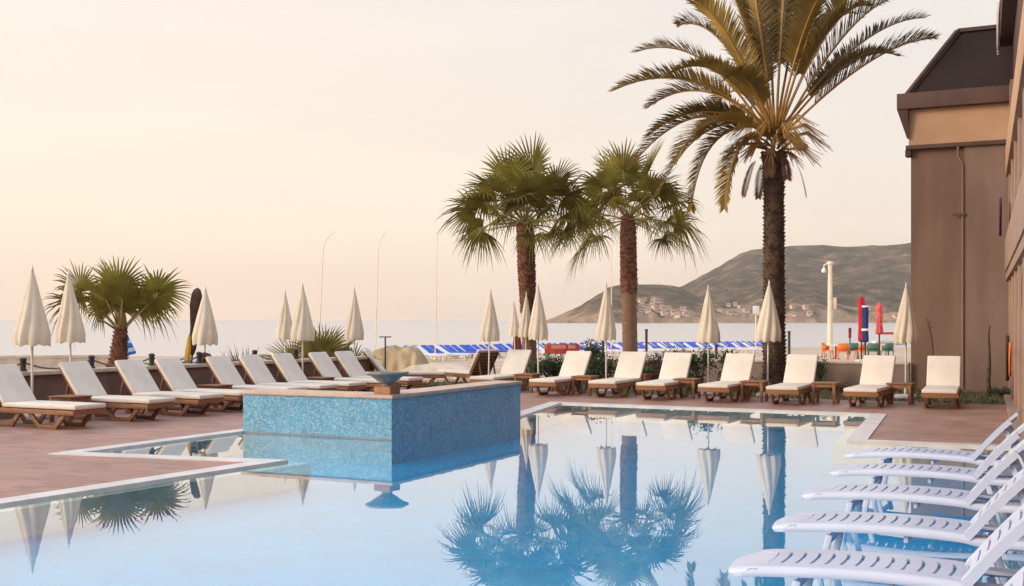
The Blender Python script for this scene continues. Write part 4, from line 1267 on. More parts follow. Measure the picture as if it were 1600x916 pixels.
def loose_crown(rings):
    # rings: (count, elevation, stalk length, blade radius, droop, elevation jitter)
    def f(rng):
        res = []
        for q, (n_, el0, pet, rad, dr, ej) in enumerate(rings):
            a0 = rng.uniform(0, 6.28)
            for i in range(n_):
                a = a0 + 2 * math.pi * i / n_ + rng.uniform(-.25, .25)
                e = R(el0 + rng.uniform(-ej, ej))
                roll = 0.75 * (-math.cos(a)) * math.cos(e) + rng.uniform(-.3, .3)
                res.append((math.cos(a) * math.cos(e), math.sin(a) * math.cos(e), math.sin(e), pet * rng.uniform(.9, 1.12), rad * rng.uniform(.88, 1.1), dr * rng.uniform(.7, 1.3), roll, rng.uniform(.15, .45)))
        return res
    return f
fan_palm('fan_palm', 820, 34.0, -0.05, 343, 829, 'tall fan palm with reddish bark, leftmost of the three tall palms',
         loose_crown([(3, 78, 1.40, 1.28, 0.05, 10), (5, 52, 1.25, 1.25, 0.2, 12), (6, 30, 1.35, 1.2, 0.32, 12), (7, 9, 1.45, 1.05, 0.42, 10), (3, -8, 1.2, 0.80, 0.5, 6), (4, 42, 0.6, 0.9, 0.45, 12)]), [(0, 0.24), (0.1, 0.205), (0.5, 0.215), (0.7, 0.245), (0.93, 0.235), (1, 0.19)], 11, split=0.42)
fan_palm('fan_palm', 981, 41.0, -0.05, 338, 985, 'tall fan palm with smooth grey lower trunk, middle of the three tall palms',
         loose_crown([(3, 74, 1.75, 1.4, 0.05, 10), (4, 50, 1.45, 1.34, 0.25, 12), (6, 24, 1.5, 1.28, 0.38, 12), (7, 0, 1.75, 1.12, 0.5, 10), (4, -16, 1.7, 0.92, 0.55, 6), (4, 40, 0.7, 1.0, 0.45, 12)]), [(0, 0.30), (0.15, 0.26), (0.5, 0.26), (0.55, 0.285), (0.9, 0.265), (1, 0.21)], 29, split=0.5)
def small_leaves(rng):
    L_ = []
    for (az_, el, p, r_, dr, roll) in ((-88, 78, 0.92, 0.96, 0.08, 0.05), (178, 48, 1.28, 0.90, 0.14, 1.05), (2, 50, 1.15, 0.90, 0.14, -1.05), (140, 70, 1.1, 0.8, 0.1, 0.4),
                                        (204, 36, 1.12, 0.80, 0.45, 0.95), (-26, 40, 0.95, 0.78, 0.45, -0.9), (248, 58, 0.8, 0.8, 0.2, 0.3), (-68, 58, 0.8, 0.8, 0.2, -0.3), (-110, 66, 0.55, 0.72, 0.3, 0.5), (-70, 66, 0.55, 0.72, 0.3, -0.5), (185, 52, 0.6, 0.72, 0.3, 1.0), (-5, 52, 0.6, 0.72, 0.3, -1.0)):
        a, e = R(az_), R(el)
        L_.append((math.cos(a) * math.cos(e), math.sin(a) * math.cos(e), math.sin(e), p, r_, dr, roll, 0.3))
    return L_
fan_palm('small_fan_palm', 189, 27.0, -0.05, 512, 180, 'short young fan palm behind the left low wall', small_leaves,
         [(0, 0.30), (0.3, 0.24), (0.6, 0.175), (1, 0.11)], 7, matleaf='fan_leaf')

sfp = bpy.data.objects['small_fan_palm']
MB().lathe([(0.12, 0.0), (0.15, 0.15), (0.13, 0.35), (0.10, 0.55), (0.05, 0.72), (0.0, 0.75)], 18, c=W(189, 512, 27.0) - G(180, 27.0, -0.05) + V((0, 0, -0.12)), fn=lambda r_, z, a, i: r_ * (0.8 + 0.2 * math.cos(7 * a + 2 * z))).build('leaf_base_sheath', M['petiole'], sfp, smooth=True)

# low sprawling fan palm behind the wall and a spiky tuft
lp = empty('low_palm', G(505, 32.5, -0.06), 0, 'low sprawling palm with broad green fans behind the left wall', 'palm plant')
rng = random.Random(31); mb, mbp = MB(), MB()
for (az_, el, p, r_, roll) in ((-100, 62, 0.5, 1.05, 0.0), (180, 30, 0.65, 0.95, 0.9), (0, 26, 0.6, 0.80, -0.9), (40, 50, 0.6, 0.9, -0.3), (140, 50, 0.6, 0.8, 0.4), (-60, 45, 0.4, 0.85, -0.2), (-140, 42, 0.4, 0.8, 0.2), (90, 65, 0.6, 0.9, 0)):
    a, e = R(az_), R(el)
    fan_leaf(mb, mbp, V((0, 0, 0.10)), V((math.cos(a) * math.cos(e), math.sin(a) * math.cos(e), math.sin(e))), p * 1.45, r_ * 1.2, rng, droop=0.10, roll=roll, fold=0.35, spread=R(190))
mb.build('leaves', M['fan_leaf_b'], lp); mbp.build('leaf_stalks', M['petiole'], lp, smooth=True)

# date palm -----------------------------------------------------------------
DP = 29.4
def pinnate(mb, mbs, pts, rng, ll=0.42, n=52, twist=0.0, start=0.22, wid=0.030, lift=0.5):
    # pts: 4 control points of a Bezier
    a, b, c, e = pts
    def B(t): return a * (1 - t) ** 3 + b * 3 * t * (1 - t) ** 2 + c * 3 * t * t * (1 - t) + e * t ** 3
    ln = (b - a).length + (c - b).length + (e - c).length
    tone = rng.uniform(0.1, 0.95)
    ps = [B(i / 16) for i in range(17)]
    mbs.tube(ps, [0.034 * (1 - 0.85 * i / 16) + 0.004 for i in range(17)], 5)
    for k in range(n):
        t = start + (1 - start) * (k + 0.5) / n
        p = B(t); tg = (B(min(1, t + 0.01)) - B(t - 0.01)).normalized()
        sd_ = tg.cross(V((0, 0, 1)))
        if sd_.length < 0.15: sd_ = tg.cross(V((0, 1, 0)))
        sd_.normalize(); q = Matrix.Rotation(twist, 3, tg); sd_ = q @ sd_
        up = sd_.cross(tg).normalized()
        u = (t - start) / (1 - start)
        L0 = ll * (0.35 + 0.75 * math.sin(math.pi * min(1, u * 0.8 + 0.14))) * rng.uniform(0.85, 1.1)
        if u > 0.93: L0 *= 0.75
        for s in (-1, 1):
            dv = (sd_ * s * 0.80 + tg * (0.55 + 0.5 * u) + up * (lift * rng.uniform(0.5, 1.3))).normalized()
            m = p + dv * L0 * 0.5
            tip = p + dv * L0 + V((0, 0, -0.10 * L0 * rng.uniform(0.3, 1.6)))
            wv = dv.cross(up).normalized() * wid * 0.5
            wv2 = wv * 0.9
            mb.add([p - wv * 0.5, p + wv * 0.5, m + wv2, m - wv2, tip], [(0, 1, 2, 3), (3, 2, 4)]); mb.t += [min(1, max(0, tone + rng.uniform(-.15, .15)))] * 2
date = empty('date_palm', G(1210, DP, -0.02), 0, 'tall date palm with long feathery golden brown fronds beside the hotel', 'palm tree')
db = G(1210, DP, -0.02)
rngd = random.Random(17)
dtop = W(1209, 238, DP) - db
prof = [(0, 0.30), (0.06, 0.265), (0.4, 0.245), (0.8, 0.235), (0.94, 0.25), (0.985, 0.31), (1, 0.27)]
mb = trunk_mesh(V((0, 0, 0)), dtop, prof, rngd, 90, 20, 0.04, False)
boots(mb, V((0, 0, 0)), dtop, prof, rngd, 62, 13, 0.125, 0.060)
mb.build('trunk', M['trunk_date'], date)
cen = W(1211, 205, DP) - db
fr_list = [  # tip px, tip py, control-2 px, py, depth of tip, leaflet length, twist
    (958, 142, 1060, 92, -0.5, 0.42, 0.15), (992, 82, 1085, 48, 0.6, 0.42, -0.1), (1085, 2, 1130, 20, -0.6, 0.46, 0.4), (1118, -58, 1150, -20, 0.8, 0.46, 0.0),
    (1160, -95, 1175, -60, -0.4, 0.46, 0.5), (1200, -130, 1198, -70, 0.5, 0.44, 0.0), (1240, -140, 1228, -80, -0.6, 0.44, -0.4), (1282, -110, 1262, -70, 0.7, 0.46, 0.1),
    (1328, -70, 1295, -50, -0.7, 0.46, -0.5), (1375, -30, 1320, -30, 0.7, 0.46, 0.2), (1420, -8, 1345, -5, -0.3, 0.46, -0.3), (1445, 28, 1365, 28, 0.6, 0.44, 0.0),
    (1460, 60, 1385, 62, -0.5, 0.44, -0.2), (1405, 88, 1345, 62, 1.2, 0.40, 0.3), (1340, 22, 1300, 5, 1.8, 0.44, 0.0), (1300, -20, 1270, -20, -1.8, 0.44, 0.0),
    (1140, -10, 1165, -20, 2.0, 0.44, 0.0), (1060, 40, 1120, 20, 1.9, 0.44, 0.2), (1010, 215, 1085, 150, -0.3, 0.40, 0.2), (985, 262, 1070, 150, 0.9, 0.40, 0.1),
    (1030, 300, 1085, 180, -0.7, 0.40, 0.1), (1080, 328, 1095, 195, 0.4, 0.38, 0.1), (1132, 326, 1140, 215, -1.2, 0.34, 0.1), (1055, 255, 1095, 165, -1.8, 0.40, 0.0), (1125, 130, 1160, 90, -2.6, 0.42, 0.0),
    (1110, 175, 1150, 110, 2.6, 0.4, 0.0), (1090, 215, 1130, 150, 2.2, 0.38, 0.0),
    (1360, 10, 1310, -5, -1.6, 0.42, 0.2), (1040, 120, 1110, 70, -1.9, 0.40, 0.0), (1012, 168, 1090, 112, 1.6, 0.40, 0.1)]
mb, mbs = MB(), MB()
for (tx, ty, cx, cyy, dd, ll, tw_) in fr_list:
    tip = W(tx, ty, DP + dd) - db
    c2 = W(cx, cyy, DP + dd * 0.7) - db
    a0 = cen + V(((tx - 1211) * 0.0006, dd * 0.06, rngd.uniform(-0.15, 0.1)))
    c1 = a0.lerp(c2, 0.45) + V((0, 0, 0.12))
    pinnate(mb, mbs, (a0, c1, c2, tip), rngd, ll * 1.46, 112, tw_, start=rngd.uniform(0.20, 0.32), wid=0.047)
mb.build('crown', M['date_leaf'], date)
mbs.build('frond_stalks', M['date_stalk'], date, smooth=True)
# orange fruit stalks and cut leaf bases under the crown
mb = MB()
for k in range(34):
    a = k * 2.4; e = rngd.uniform(-0.1, 0.9)
    b0 = dtop + V((math.cos(a) * 0.12, math.sin(a) * 0.12, rngd.uniform(0.0, 0.5)))
    ln = rngd.uniform(0.6, 1.25)
    dv = V((math.cos(a) * math.cos(e), math.sin(a) * math.cos(e), math.sin(e)))
    m1 = b0 + dv * ln * 0.6
    tip = m1 + V((math.cos(a), math.sin(a), -0.8)) * ln * 0.35
    for q in range(13):
        j = V((rngd.uniform(-.16, .16), rngd.uniform(-.16, .16), rngd.uniform(-.22, .08)))
        mb.tube([b0, m1 + j * 0.3, tip + j], [0.016, 0.011, 0.007], 4)
mb.build('fruit_stalks', M['date_fruit'], date, smooth=True)
mb = MB()
for k in range(30):
    a = k * 2.4; z = rngd.uniform(-0.5, 0.25)
    b0 = dtop + V((math.cos(a) * 0.22, math.sin(a) * 0.22, z))
    dv = V((math.cos(a) * 0.6, math.sin(a) * 0.6, rngd.uniform(-0.2, 0.9))).normalized()
    mb.beam(b0 - dv * 0.1, b0 + dv * rngd.uniform(0.08, 0.20), 0.075, 0.03, (0, 0, 1))
mb.build('cut_leaf_bases', M['dry_leaf'], date)
mb = MB(); mbx = MB()
for k in range(6):
    a = k * 0.8 + 1.9
    b0 = dtop + V((math.cos(a) * 0.2, math.sin(a) * 0.2, -0.1))
    ou = rngd.uniform(0.35, 0.75)
    e = b0 + V((math.cos(a) * ou, math.sin(a) * ou, -rngd.uniform(0.5, 1.1)))
    pinnate(mb, mbx, (b0, b0 + V((math.cos(a) * ou * 0.7, math.sin(a) * ou * 0.7, 0.1)), b0.lerp(e, 0.75) + V((math.cos(a) * 0.1, math.sin(a) * .1, 0)), e), rngd, 0.22, 26, 0, 0.3, 0.03, 0.0)
mb.build('dry_leaves', M['dry_leaf'], date)

# ------------------------------------------------------------------ shrubs and small plants
def shrub(name, c, rx, ry, rz_, n, mat, label, leaf=0.09, seed=1, cat='shrub', stems=7):
    rr = random.Random(seed)
    r = empty(name, c, 0, label, cat)
    mb = MB(); ms = MB()
    cl = []
    for s in range(stems):
        a = rr.uniform(0, 6.28); q = rr.uniform(0.2, 0.95)
        tip = V((math.cos(a) * rx * q, math.sin(a) * ry * q, rz_ * rr.uniform(0.6, 1.9)))
        ms.tube([(0, 0, -0.05), tip * 0.5 + V((0, 0, 0.1)), tip], [0.018, 0.012, 0.006], 5)
        cl.append(tip)
    for _ in range(int(n * 1.9)):
        tip = rr.choice(cl)
        p = tip + V((rr.gauss(0, rx * 0.28), rr.gauss(0, ry * 0.28), rr.gauss(0, rz_ * 0.32)))
        if p.z < 0.03: p.z = rr.uniform(0.03, 0.2)
        d = V((rr.gauss(0, 1), rr.gauss(0, 1), rr.gauss(0.4, 0.8))).normalized()
        s = d.orthogonal().normalized(); s = Matrix.Rotation(rr.uniform(0, 6.28), 3, d) @ s
        l = leaf * 0.85 * rr.uniform(0.6, 1.3)
        mb.add([p, p + d * l * 0.5 + s * l * 0.24, p + d * l, p + d * l * 0.5 - s * l * 0.24], [(0, 1, 2, 3)])
    mb.build('foliage', M[mat], r); ms.build('stem', M['stem'], r, smooth=True)
    return r
def tuft(name, c, h, n, mat, label, seed, spread=0.6, wd=0.03, cat='plant'):
    rr = random.Random(seed); mb = MB()
    for _ in range(n):
        a = rr.uniform(0, 6.28); e = rr.uniform(0.35, 1.0); L_ = h * rr.uniform(0.6, 1.1)
        d = V((math.cos(a) * spread * e, math.sin(a) * spread * e, 1)).normalized(); s = V((-math.sin(a), math.cos(a), 0)) * wd / 2
        p0 = V((math.cos(a) * 0.06, math.sin(a) * 0.06, 0)); p1 = p0 + d * L_ * 0.55; p2 = p0 + d * L_ + V((math.cos(a) * 0.12, math.sin(a) * 0.12, -0.05)) * e * h
        mb.add([p0 - s, p0 + s, p1 + s * 0.8, p1 - s * 0.8, p2], [(0, 1, 2, 3), (3, 2, 4)])
    o = mb.build(name, M[mat], loc=c)
    return tag(o, label, cat)
tuft('spiky_tuft', G(352, 27.5, -0.06), 1.12, 90, 'fan_leaf_b', 'spiky green tuft behind the left wall, right of the parasol by the furled flag', 4, 0.7, 0.05)
tuft('spiky_tuft', G(382, 28.2, -0.06), 1.22, 60, 'shrub_pale', 'pale spiky tuft leaning right behind the left wall', 6, 0.55, 0.045)
tuft('spiky_tuft', G(322, 27.0, -0.06), 1.0, 50, 'shrub', 'dark green tuft at the foot of the parasol by the furled flag', 8, 0.7, 0.05)
shrub('shrub', G(868, 31.2, -0.05), 0.62, 0.5, 0.34, 1500, 'shrub', 'dark green shrub beneath the red sign', 0.10, 12)
shrub('shrub', G(924, 33.5, -0.05), 0.34, 0.4, 0.46, 1300, 'shrub', 'upright dark green shrub just right of the red sign', 0.10, 13)
shrub('shrub', G(938, 30.6, -0.05), 0.50, 0.4, 0.36, 900, 'shrub', 'low dark shrub at the foot of the parasol left of the right fan palm', 0.09, 14)
shrub('shrub', G(1052, 33.5, -0.05), 0.55, 0.45, 0.36, 1400, 'shrub_pale', 'olive shrub behind the loungers right of the right fan palm trunk', 0.10, 15)
shrub('shrub', G(1020, 31.2, -0.05), 0.40, 0.35, 0.36, 800, 'stem', 'brownish dry shrub next to the reddish pot', 0.09, 16)
shrub('shrub', G(1092, 28.8, -0.02), 0.36, 0.3, 0.40, 900, 'shrub', 'dark shrub behind the parasol base right of the right fan palm', 0.09, 17)
shrub('shrub', G(1086, 27.6, -0.02), 0.22, 0.2, 0.17, 420, 'shrub_bright', 'small bright green plant beside a parasol base', 0.08, 18)
shrub('shrub', G(1150, 29.0, -0.02), 0.42, 0.32, 0.40, 1000, 'shrub', 'dark green shrub behind the lounger left of the date palm', 0.10, 19)
shrub('shrub', G(1180, 27.7, -0.02), 0.28, 0.25, 0.13, 420, 'shrub_yellow', 'small yellow green plant at the left foot of the date palm', 0.07, 20)
shrub('shrub', G(1279, 29.0, -0.02), 0.17, 0.17, 0.34, 420, 'shrub', 'small round bush before the plain brown wall', 0.07, 21)
shrub('shrub', G(1305, 28.0, -0.02), 0.55, 0.3, 0.10, 500, 'shrub', 'low ground shrub behind the teak table before the brown wall', 0.07, 22)
# boulders behind the loungers
def boulder(c, r_, label, seed, sc=(1, 1, 0.6)):
    rr = random.Random(seed)
    bm = bmesh.new(); bmesh.ops.create_icosphere(bm, subdivisions=4, radius=r_)
    for v in bm.verts:
        nn = mnoise.fractal(v.co * (1.6 / r_) + V((seed * 3.1, 0, 0)), 1.0, 2.0, 4)
        v.co *= 1 + 0.28 * nn
        v.co = V((v.co.x * sc[0], v.co.y * sc[1], v.co.z * sc[2]))
    me = bpy.data.meshes.new('boulder'); bm.to_mesh(me); bm.free(); me.materials.append(M['concrete'])
    for p_ in me.polygons: p_.use_smooth = True
    o = bpy.data.objects.new('boulder', me); col.objects.link(o); o.location = c
    return tag(o, label, 'boulder')
boulder(G(1020, 36.5, 0.32), 0.46, 'pale rounded boulder right of the right fan palm trunk', 2, (1.2, 1, 0.8))
boulder(G(1062, 38.0, 0.30), 0.50, 'pale boulder behind the olive shrub', 5, (1.3, 1, 0.7))

# reddish pot, dry stems before the hotel wall
pt = empty('flower_pot', G(1007, 29.3, -0.012), 0, 'reddish flower pot with a low plant between two loungers', 'flower pot')
MB().lathe([(0.0, 0), (0.13, 0), (0.19, 0.34), (0.21, 0.34), (0.21, 0.39), (0.175, 0.39), (0.17, 0.33), (0, 0.31)], 20).build('pot', M['pot'], pt, smooth=True, auto=35)
rr = random.Random(9); mb = MB()
for _ in range(70):
    a = rr.uniform(0, 6.28); d = V((math.cos(a), math.sin(a), rr.uniform(0.3, 1.4))).normalized(); s = V((-math.sin(a), math.cos(a), 0)) * 0.02
    p0 = V((0, 0, 0.33)); mb.add([p0 - s, p0 + s, p0 + d * 0.25 + s * 0.6, p0 + d * 0.36], [(0, 1, 2, 3)])
mb.build('plant', M['shrub'], pt)
def dry_stem(c, h, label, seed, thick=0.03, spiky=False):
    rr = random.Random(seed); r = empty('dry_stalk', c, 0, label, 'dry plant')
    pts = [V((rr.uniform(-.015, .015) + (0.10 * (i / 8) ** 2 * (-1 if not spiky else 0.1)) * h, rr.uniform(-.015, .015), h * i / 8)) for i in range(9)]
    MB().tube(pts, [thick * (1 - 0.7 * i / 8) for i in range(9)], 7).build('stem', M['stem'], r, smooth=True)
    mb = MB()
    for k in range(150 if spiky else 46):
        t = rr.uniform(0.02, 0.98) if spiky else (rr.uniform(0.62, 0.98) if k < 30 else rr.uniform(0.02, 0.25))
        p = pts[0].lerp(pts[-1], t)
        i = min(7, int(t * 8)); p = pts[i].lerp(pts[i + 1], t * 8 - i)
        a = rr.uniform(0, 6.28)
        L_ = (0.20 * (1 - t) ** 1.6 + 0.05) if spiky else 0.10
        d = V((math.cos(a), math.sin(a), 1.6 if spiky else 0.6)).normalized(); s = V((-math.sin(a), math.cos(a), 0)) * 0.012
        mb.add([p - s, p + s, p + d * L_], [(0, 1, 2)])
    mb.build('twigs', M['stem'], r)
dry_stem(G(1461, 26.6, -0.012), 1.75, 'thin bare dry flower stalk before the hotel wing, left of the downpipe', 3)
dry_stem(G(1545, 26.6, -0.012), 1.58, 'tapering dry brown shrub before the hotel wing, right of the downpipe', 4, 0.05, True)
shrub('shrub', G(1566, 26.0, -0.012), 0.24, 0.2, 0.09, 300, 'shrub', 'low dark shrub in the corner of the hotel wings', 0.06, 25)

# ------------------------------------------------------------------ black posts with rope on the left wall
def on_wall(px):                      # point on the wall line seen at pixel column px
    a = (px - 800) / FPX
    t = (a * WL0.y - WL0.x) / (WLD.x - a * WLD.y)
    return WL0 + WLD * t
rp_lab = {36: 'black rope post on the low wall behind the large parasol at the left edge', 143: 'black rope post on the low wall just left of the small fan palm trunk',
          237: 'black rope post on the low wall right of the blue striped furled parasol', 311: 'black rope post on the low wall below the furled dark and yellow flag',
          398: 'black rope post on the low wall right of the spiky green tufts', 462: 'black rope post on the low wall beside the low sprawling palm'}
posts = []
for px in rp_lab:
    p = on_wall(px); p.z = 0.782
    r = empty('rope_post', p, 0.5, rp_lab[px], 'post', 'black rope posts along the low wall')
    MB().lathe([(0, 0), (0.07, 0), (0.07, 0.03), (0.05, 0.04), (0.055, 0.19), (0.0, 0.19)], 16).build('post_body', M['dark_metal'], r, smooth=True, auto=35)
    MB().lathe([(0.0, 0.19), (0.062, 0.19), (0.066, 0.22), (0.04, 0.245), (0, 0.25)], 16).build('cap', M['dark_metal'], r, smooth=True, auto=35)
    posts.append(p)
allp = [on_wall(-60) + V((0, 0, 0.782))] + posts
for a, b in zip(allp, allp[1:]):
    a = a + V((0, 0, .17)); b = b + V((0, 0, .17))
    pts = [a.lerp(b, i / 16) + V((0, 0, -0.15 * (1 - (2 * i / 16 - 1) ** 2))) for i in range(17)]
    o = MB().tube([p - a for p in pts], 0.017, 8).build('rope', M['rope'], smooth=True, loc=a)
    tag(o, 'brown rope sagging between two black posts on the low wall', 'rope', 'ropes between the black posts')

# ------------------------------------------------------------------ furled things behind the left wall
fl = empty('furled_flag', G(295, 27.4, -0.06), 0, 'furled dark brown and yellow flag leaning on its pole behind the left wall', 'flag')
rr = random.Random(2)
def furl(z0, z1, prof, seed, dx=0.0):
    q = random.Random(seed)
    return MB().lathe([(r_, z0 + (z1 - z0) * t) for t, r_ in prof], 28, fn=lambda r_, z, a, i: r_ * (0.82 + 0.22 * math.sin(3 * a + z * 4 + seed) * math.sin(a * 2 + seed)))
t0 = W(309, 450, 27.4) - G(295, 27.4, -0.06)
ax = t0.normalized()
fl_rot = V((0, 0, 1)).rotation_difference(ax).to_euler()
for nm, mb_, mt in (('pole', MB().tube([(0, 0, 0), (0, 0, 2.2)], 0.022, 10), 'dark_metal'),
                    ('dark_cloth', furl(0.95, t0.length, [(0, 0.05), (0.1, 0.10), (0.4, 0.12), (0.6, 0.155), (0.72, 0.17), (0.9, 0.14), (0.97, 0.09), (1, 0.02)], 3), 'brown_cloth'),
                    ('yellow_cloth', furl(0.72, 1.45, [(0, 0.03), (0.05, 0.085), (0.5, 0.075), (0.85, 0.045), (1, 0.015)], 6), 'yellow')):
    o = mb_.build(nm, M[mt], fl, smooth=True)
    o.rotation_euler = fl_rot
    if nm == 'yellow_cloth': o.location = (-0.085, -0.06, 0)
bag = empty('cloth_bundle', on_wall(322) + V((0.0, 0, 0.782)), 0, 'dark bundle of cloth with a pale strap on the low wall below the furled flag', 'bundle')
bm = bmesh.new(); bmesh.ops.create_icosphere(bm, subdivisions=4, radius=0.14)
for v in bm.verts:
    v.co *= 1 + 0.3 * mnoise.fractal(v.co * 9, 1, 2, 3); v.co.z = max(-0.1, v.co.z * 0.85)
for v in bm.verts: v.co.z += 0.1
me = bpy.data.meshes.new('bundle'); bm.to_mesh(me); bm.free(); me.materials.append(M['brown_cloth'])
for p_ in me.polygons: p_.use_smooth = True
o = bpy.data.objects.new('cloth', me); col.objects.link(o); o.parent = bag
MB().beam((-0.17, -0.165, 0.03), (0.10, -0.165, 0.17), 0.02, 0.035).build('strap', M['rope'], bag)

sp = empty('striped_parasol', G(207, 38.0, -0.06), 0, 'blue and white striped beach parasol, furled and leaning, right of the small fan palm', 'parasol')
m2 = MB().lathe([(0.02, 1.58), (0.10, 1.35), (0.20, 0.95), (0.27, 0.68), (0.24, 0.64), (0.0, 0.72)], 40, fn=lambda r_, z, a, i: r_ * (0.85 + 0.15 * math.cos(8 * a)))
o = m2.build('canopy', M['stripe'], sp, smooth=True); o.rotation_euler = (0, R(-12), 0)
o = MB().tube([(0, 0, 0), (0, 0, 1.66)], 0.02, 8).build('pole', M['pole_white'], sp, smooth=True); o.rotation_euler = (0, R(-12), 0)

# beige tarpaulin over stacked things at the end of the left wall, paler mound beside it
def draped(c, sx, sy, h, mat, name, label, seed, cat, boxy=3.0):
    nx_, ny_ = 60, 40; vs, fs = [], []
    for j in range(ny_ + 1):
        for i in range(nx_ + 1):
            u = -1 + 2 * i / nx_; v = -1 + 2 * j / ny_
            q = max(abs(u), abs(v)) ** boxy * 0.6 + (u * u + v * v) / 2 * 0.4
            e = max(0.0, 1 - q)
            z = h * min(1.0, (1 - max(abs(u), abs(v)) ** 6)) * (0.85 + 0.15 * e)
            z += 0.10 * h * mnoise.fractal(V((u * 2.2, v * 2.2, seed)), 1, 2, 4) * min(1, e * 3)
            pl = 0.06 * math.sin(u * 17 + seed + 2 * mnoise.noise(V((u * 3, v * 3, seed)))) * (1 - z / h)
            vs.append((u * sx * (1 + 0.03 * (1 - z / h)), v * sy * (1 + pl), max(0, z)))
    for j in range(ny_):
        for i in range(nx_): fs.append((j * (nx_ + 1) + i, j * (nx_ + 1) + i + 1, (j + 1) * (nx_ + 1) + i + 1, (j + 1) * (nx_ + 1) + i))
    o = MB().add(vs, fs).build(name, M[mat], smooth=True, loc=c, rz=ROT * 0.3)
    return tag(o, label, cat)
draped(G(622, 37.5, -0.06), 0.95, 0.7, 0.90, 'tarp', 'tarpaulin_cover', 'beige tarpaulin draped over stacked things at the end of the left wall', 2, 'tarpaulin')
draped(G(690, 35.5, -0.06), 1.25, 0.6, 0.42, 'tarp_pale', 'tarpaulin_cover', 'low pale tarpaulin heap right of the taller beige tarpaulin', 5, 'tarpaulin')
ts = empty('shower_post', G(602, 33.5, -0.06), 0, 'thin dark T shaped post left of the beige tarpaulin', 'post')
MB().tube([(0, 0, 0), (0, 0, 1.27)], 0.022, 8).build('pole', M['dark_metal'], ts, smooth=True, auto=50)
MB().beam((-0.17, 0, 1.275), (0.17, 0, 1.275), 0.04, 0.03).build('cross_bar', M['dark_metal'], ts)

# tall thin poles behind the terrace
def tall_pole(px0, px1, top, d, bend, label):
    b = G(px0, d, beach_z(0, d)); t = W(px1, top, d) - b
    pts = []
    for i in range(25):
        u = i / 24
        x = t.x * (u * 0.45 + 0.0) if not bend else t.x * (0.35 * u + 0.65 * max(0, (u - 0.86) / 0.14) ** 2)
        z = t.z * (u if not bend or u < 0.86 else 0.86 + (u - 0.86) * 0.95)
        pts.append((x, 0, z))
    r = empty('tall_pole', b, 0, label, 'pole', 'tall thin poles behind the terrace')
    MB().tube(pts, [0.036 * (1 - 0.5 * i / 24) for i in range(25)], 8).build('pole', M['lamp_cream'], r, smooth=True)
    MB().lathe([(0, 0), (0.14, 0), (0.14, 0.05), (0.07, 0.08), (0.07, 0.35), (0, 0.35)], 14).build('foot', M['lamp_cream'], r, smooth=True, auto=40)
tall_pole(497, 524, 360, 58, True, 'leftmost tall thin pole, tip bent, above the low sprawling palm')
tall_pole(586, 604, 360, 60, True, 'tall thin pole with a bent tip between the low palm and the beige tarpaulin')
tall_pole(680, 688, 360, 62, False, 'tall straight thin pole left of the tall fan palms')
tall_pole(955, 956, 376, 62, False, 'tall straight thin pole just left of the right tall fan palm trunk')

def dark_post(px, d, top, label):
    b = G(px, d, beach_z(0, d)); h = W(px, top, d).z - b.z
    r = empty('dark_post', b, 0, label, 'post', 'dark posts beyond the terrace')
    MB().tube([(0, 0, 0), (0, 0, h)], 0.05, 10).build('pole', M['dark_metal'], r, smooth=True, auto=50)
    MB().lathe([(0, h), (0.065, h), (0.065, h + 0.05), (0.0, h + 0.07)], 12).build('cap', M['dark_metal'], r, smooth=True, auto=40)
dark_post(1010, 44, 517, 'dark post right of the right tall fan palm trunk')
dark_post(1119, 41, 541, 'short dark post right of the parasol in front of the bay')
dark_post(1233, 44, 520, 'dark post just right of the date palm trunk')
dark_post(942, 41, 530, 'dark post behind the parasol left of the right fan palm trunk')

# red sign board behind the shrubs
sg = empty('sign_board', G(878, 36.0, -0.06), 0, 'long low red sign board with pale bands behind the dark shrubs', 'sign')
for s in (-1, 1): MB().tube([(s * 0.42, 0, 0), (s * 0.42, 0, 0.74)], 0.02, 8).build('post', M['dark_metal'], sg, smooth=True, auto=50)
MB().box((0, -0.03, 0.87), (1.06, 0.03, 0.30)).build('board', M['sign_red'], sg, bevel=0.005)
for (x, wd) in ((-0.10, 0.44), (0.30, 0.22)): MB().box((x, -0.049, 0.935), (wd, 0.006, 0.10)).build('pale_band', M['sign_pink'], sg)
MB().box((-0.47, -0.049, 0.93), (0.10, 0.006, 0.14)).build('orange_patch', M['orange'], sg)
# dark red furled parasol beside the palm trunk
dr_ = empty('furled_parasol', G(808, 42.0, -0.06), 0, 'narrow dark red furled parasol left of the left fan palm trunk', 'parasol')
MB().lathe([(0.03, 1.40), (0.12, 1.2), (0.17, 0.7), (0.15, 0.4), (0, 0.45)], 24, fn=lambda r_, z, a, i: r_ * (0.85 + .15 * math.cos(6 * a))).build('canopy', M['dark_red'], dr_, smooth=True)
MB().tube([(0, 0, 0), (0, 0, 1.5)], 0.022, 8).build('pole', M['dark_metal'], dr_, smooth=True)
# small white table behind the loungers
wt = empty('white_table', G(846, 32.2, -0.06), 0, 'small white table behind the lounger before the red sign', 'table')
MB().lathe([(0, 0.5), (0.2, 0.5), (0.21, 0.515), (0.2, 0.53), (0, 0.53)], 24).build('tabletop', M['white'], wt, smooth=True, auto=40)
MB().lathe([(0, 0), (0.16, 0), (0.03, 0.06), (0.03, 0.5), (0, 0.5)], 16).build('pedestal', M['white'], wt, smooth=True, auto=40)

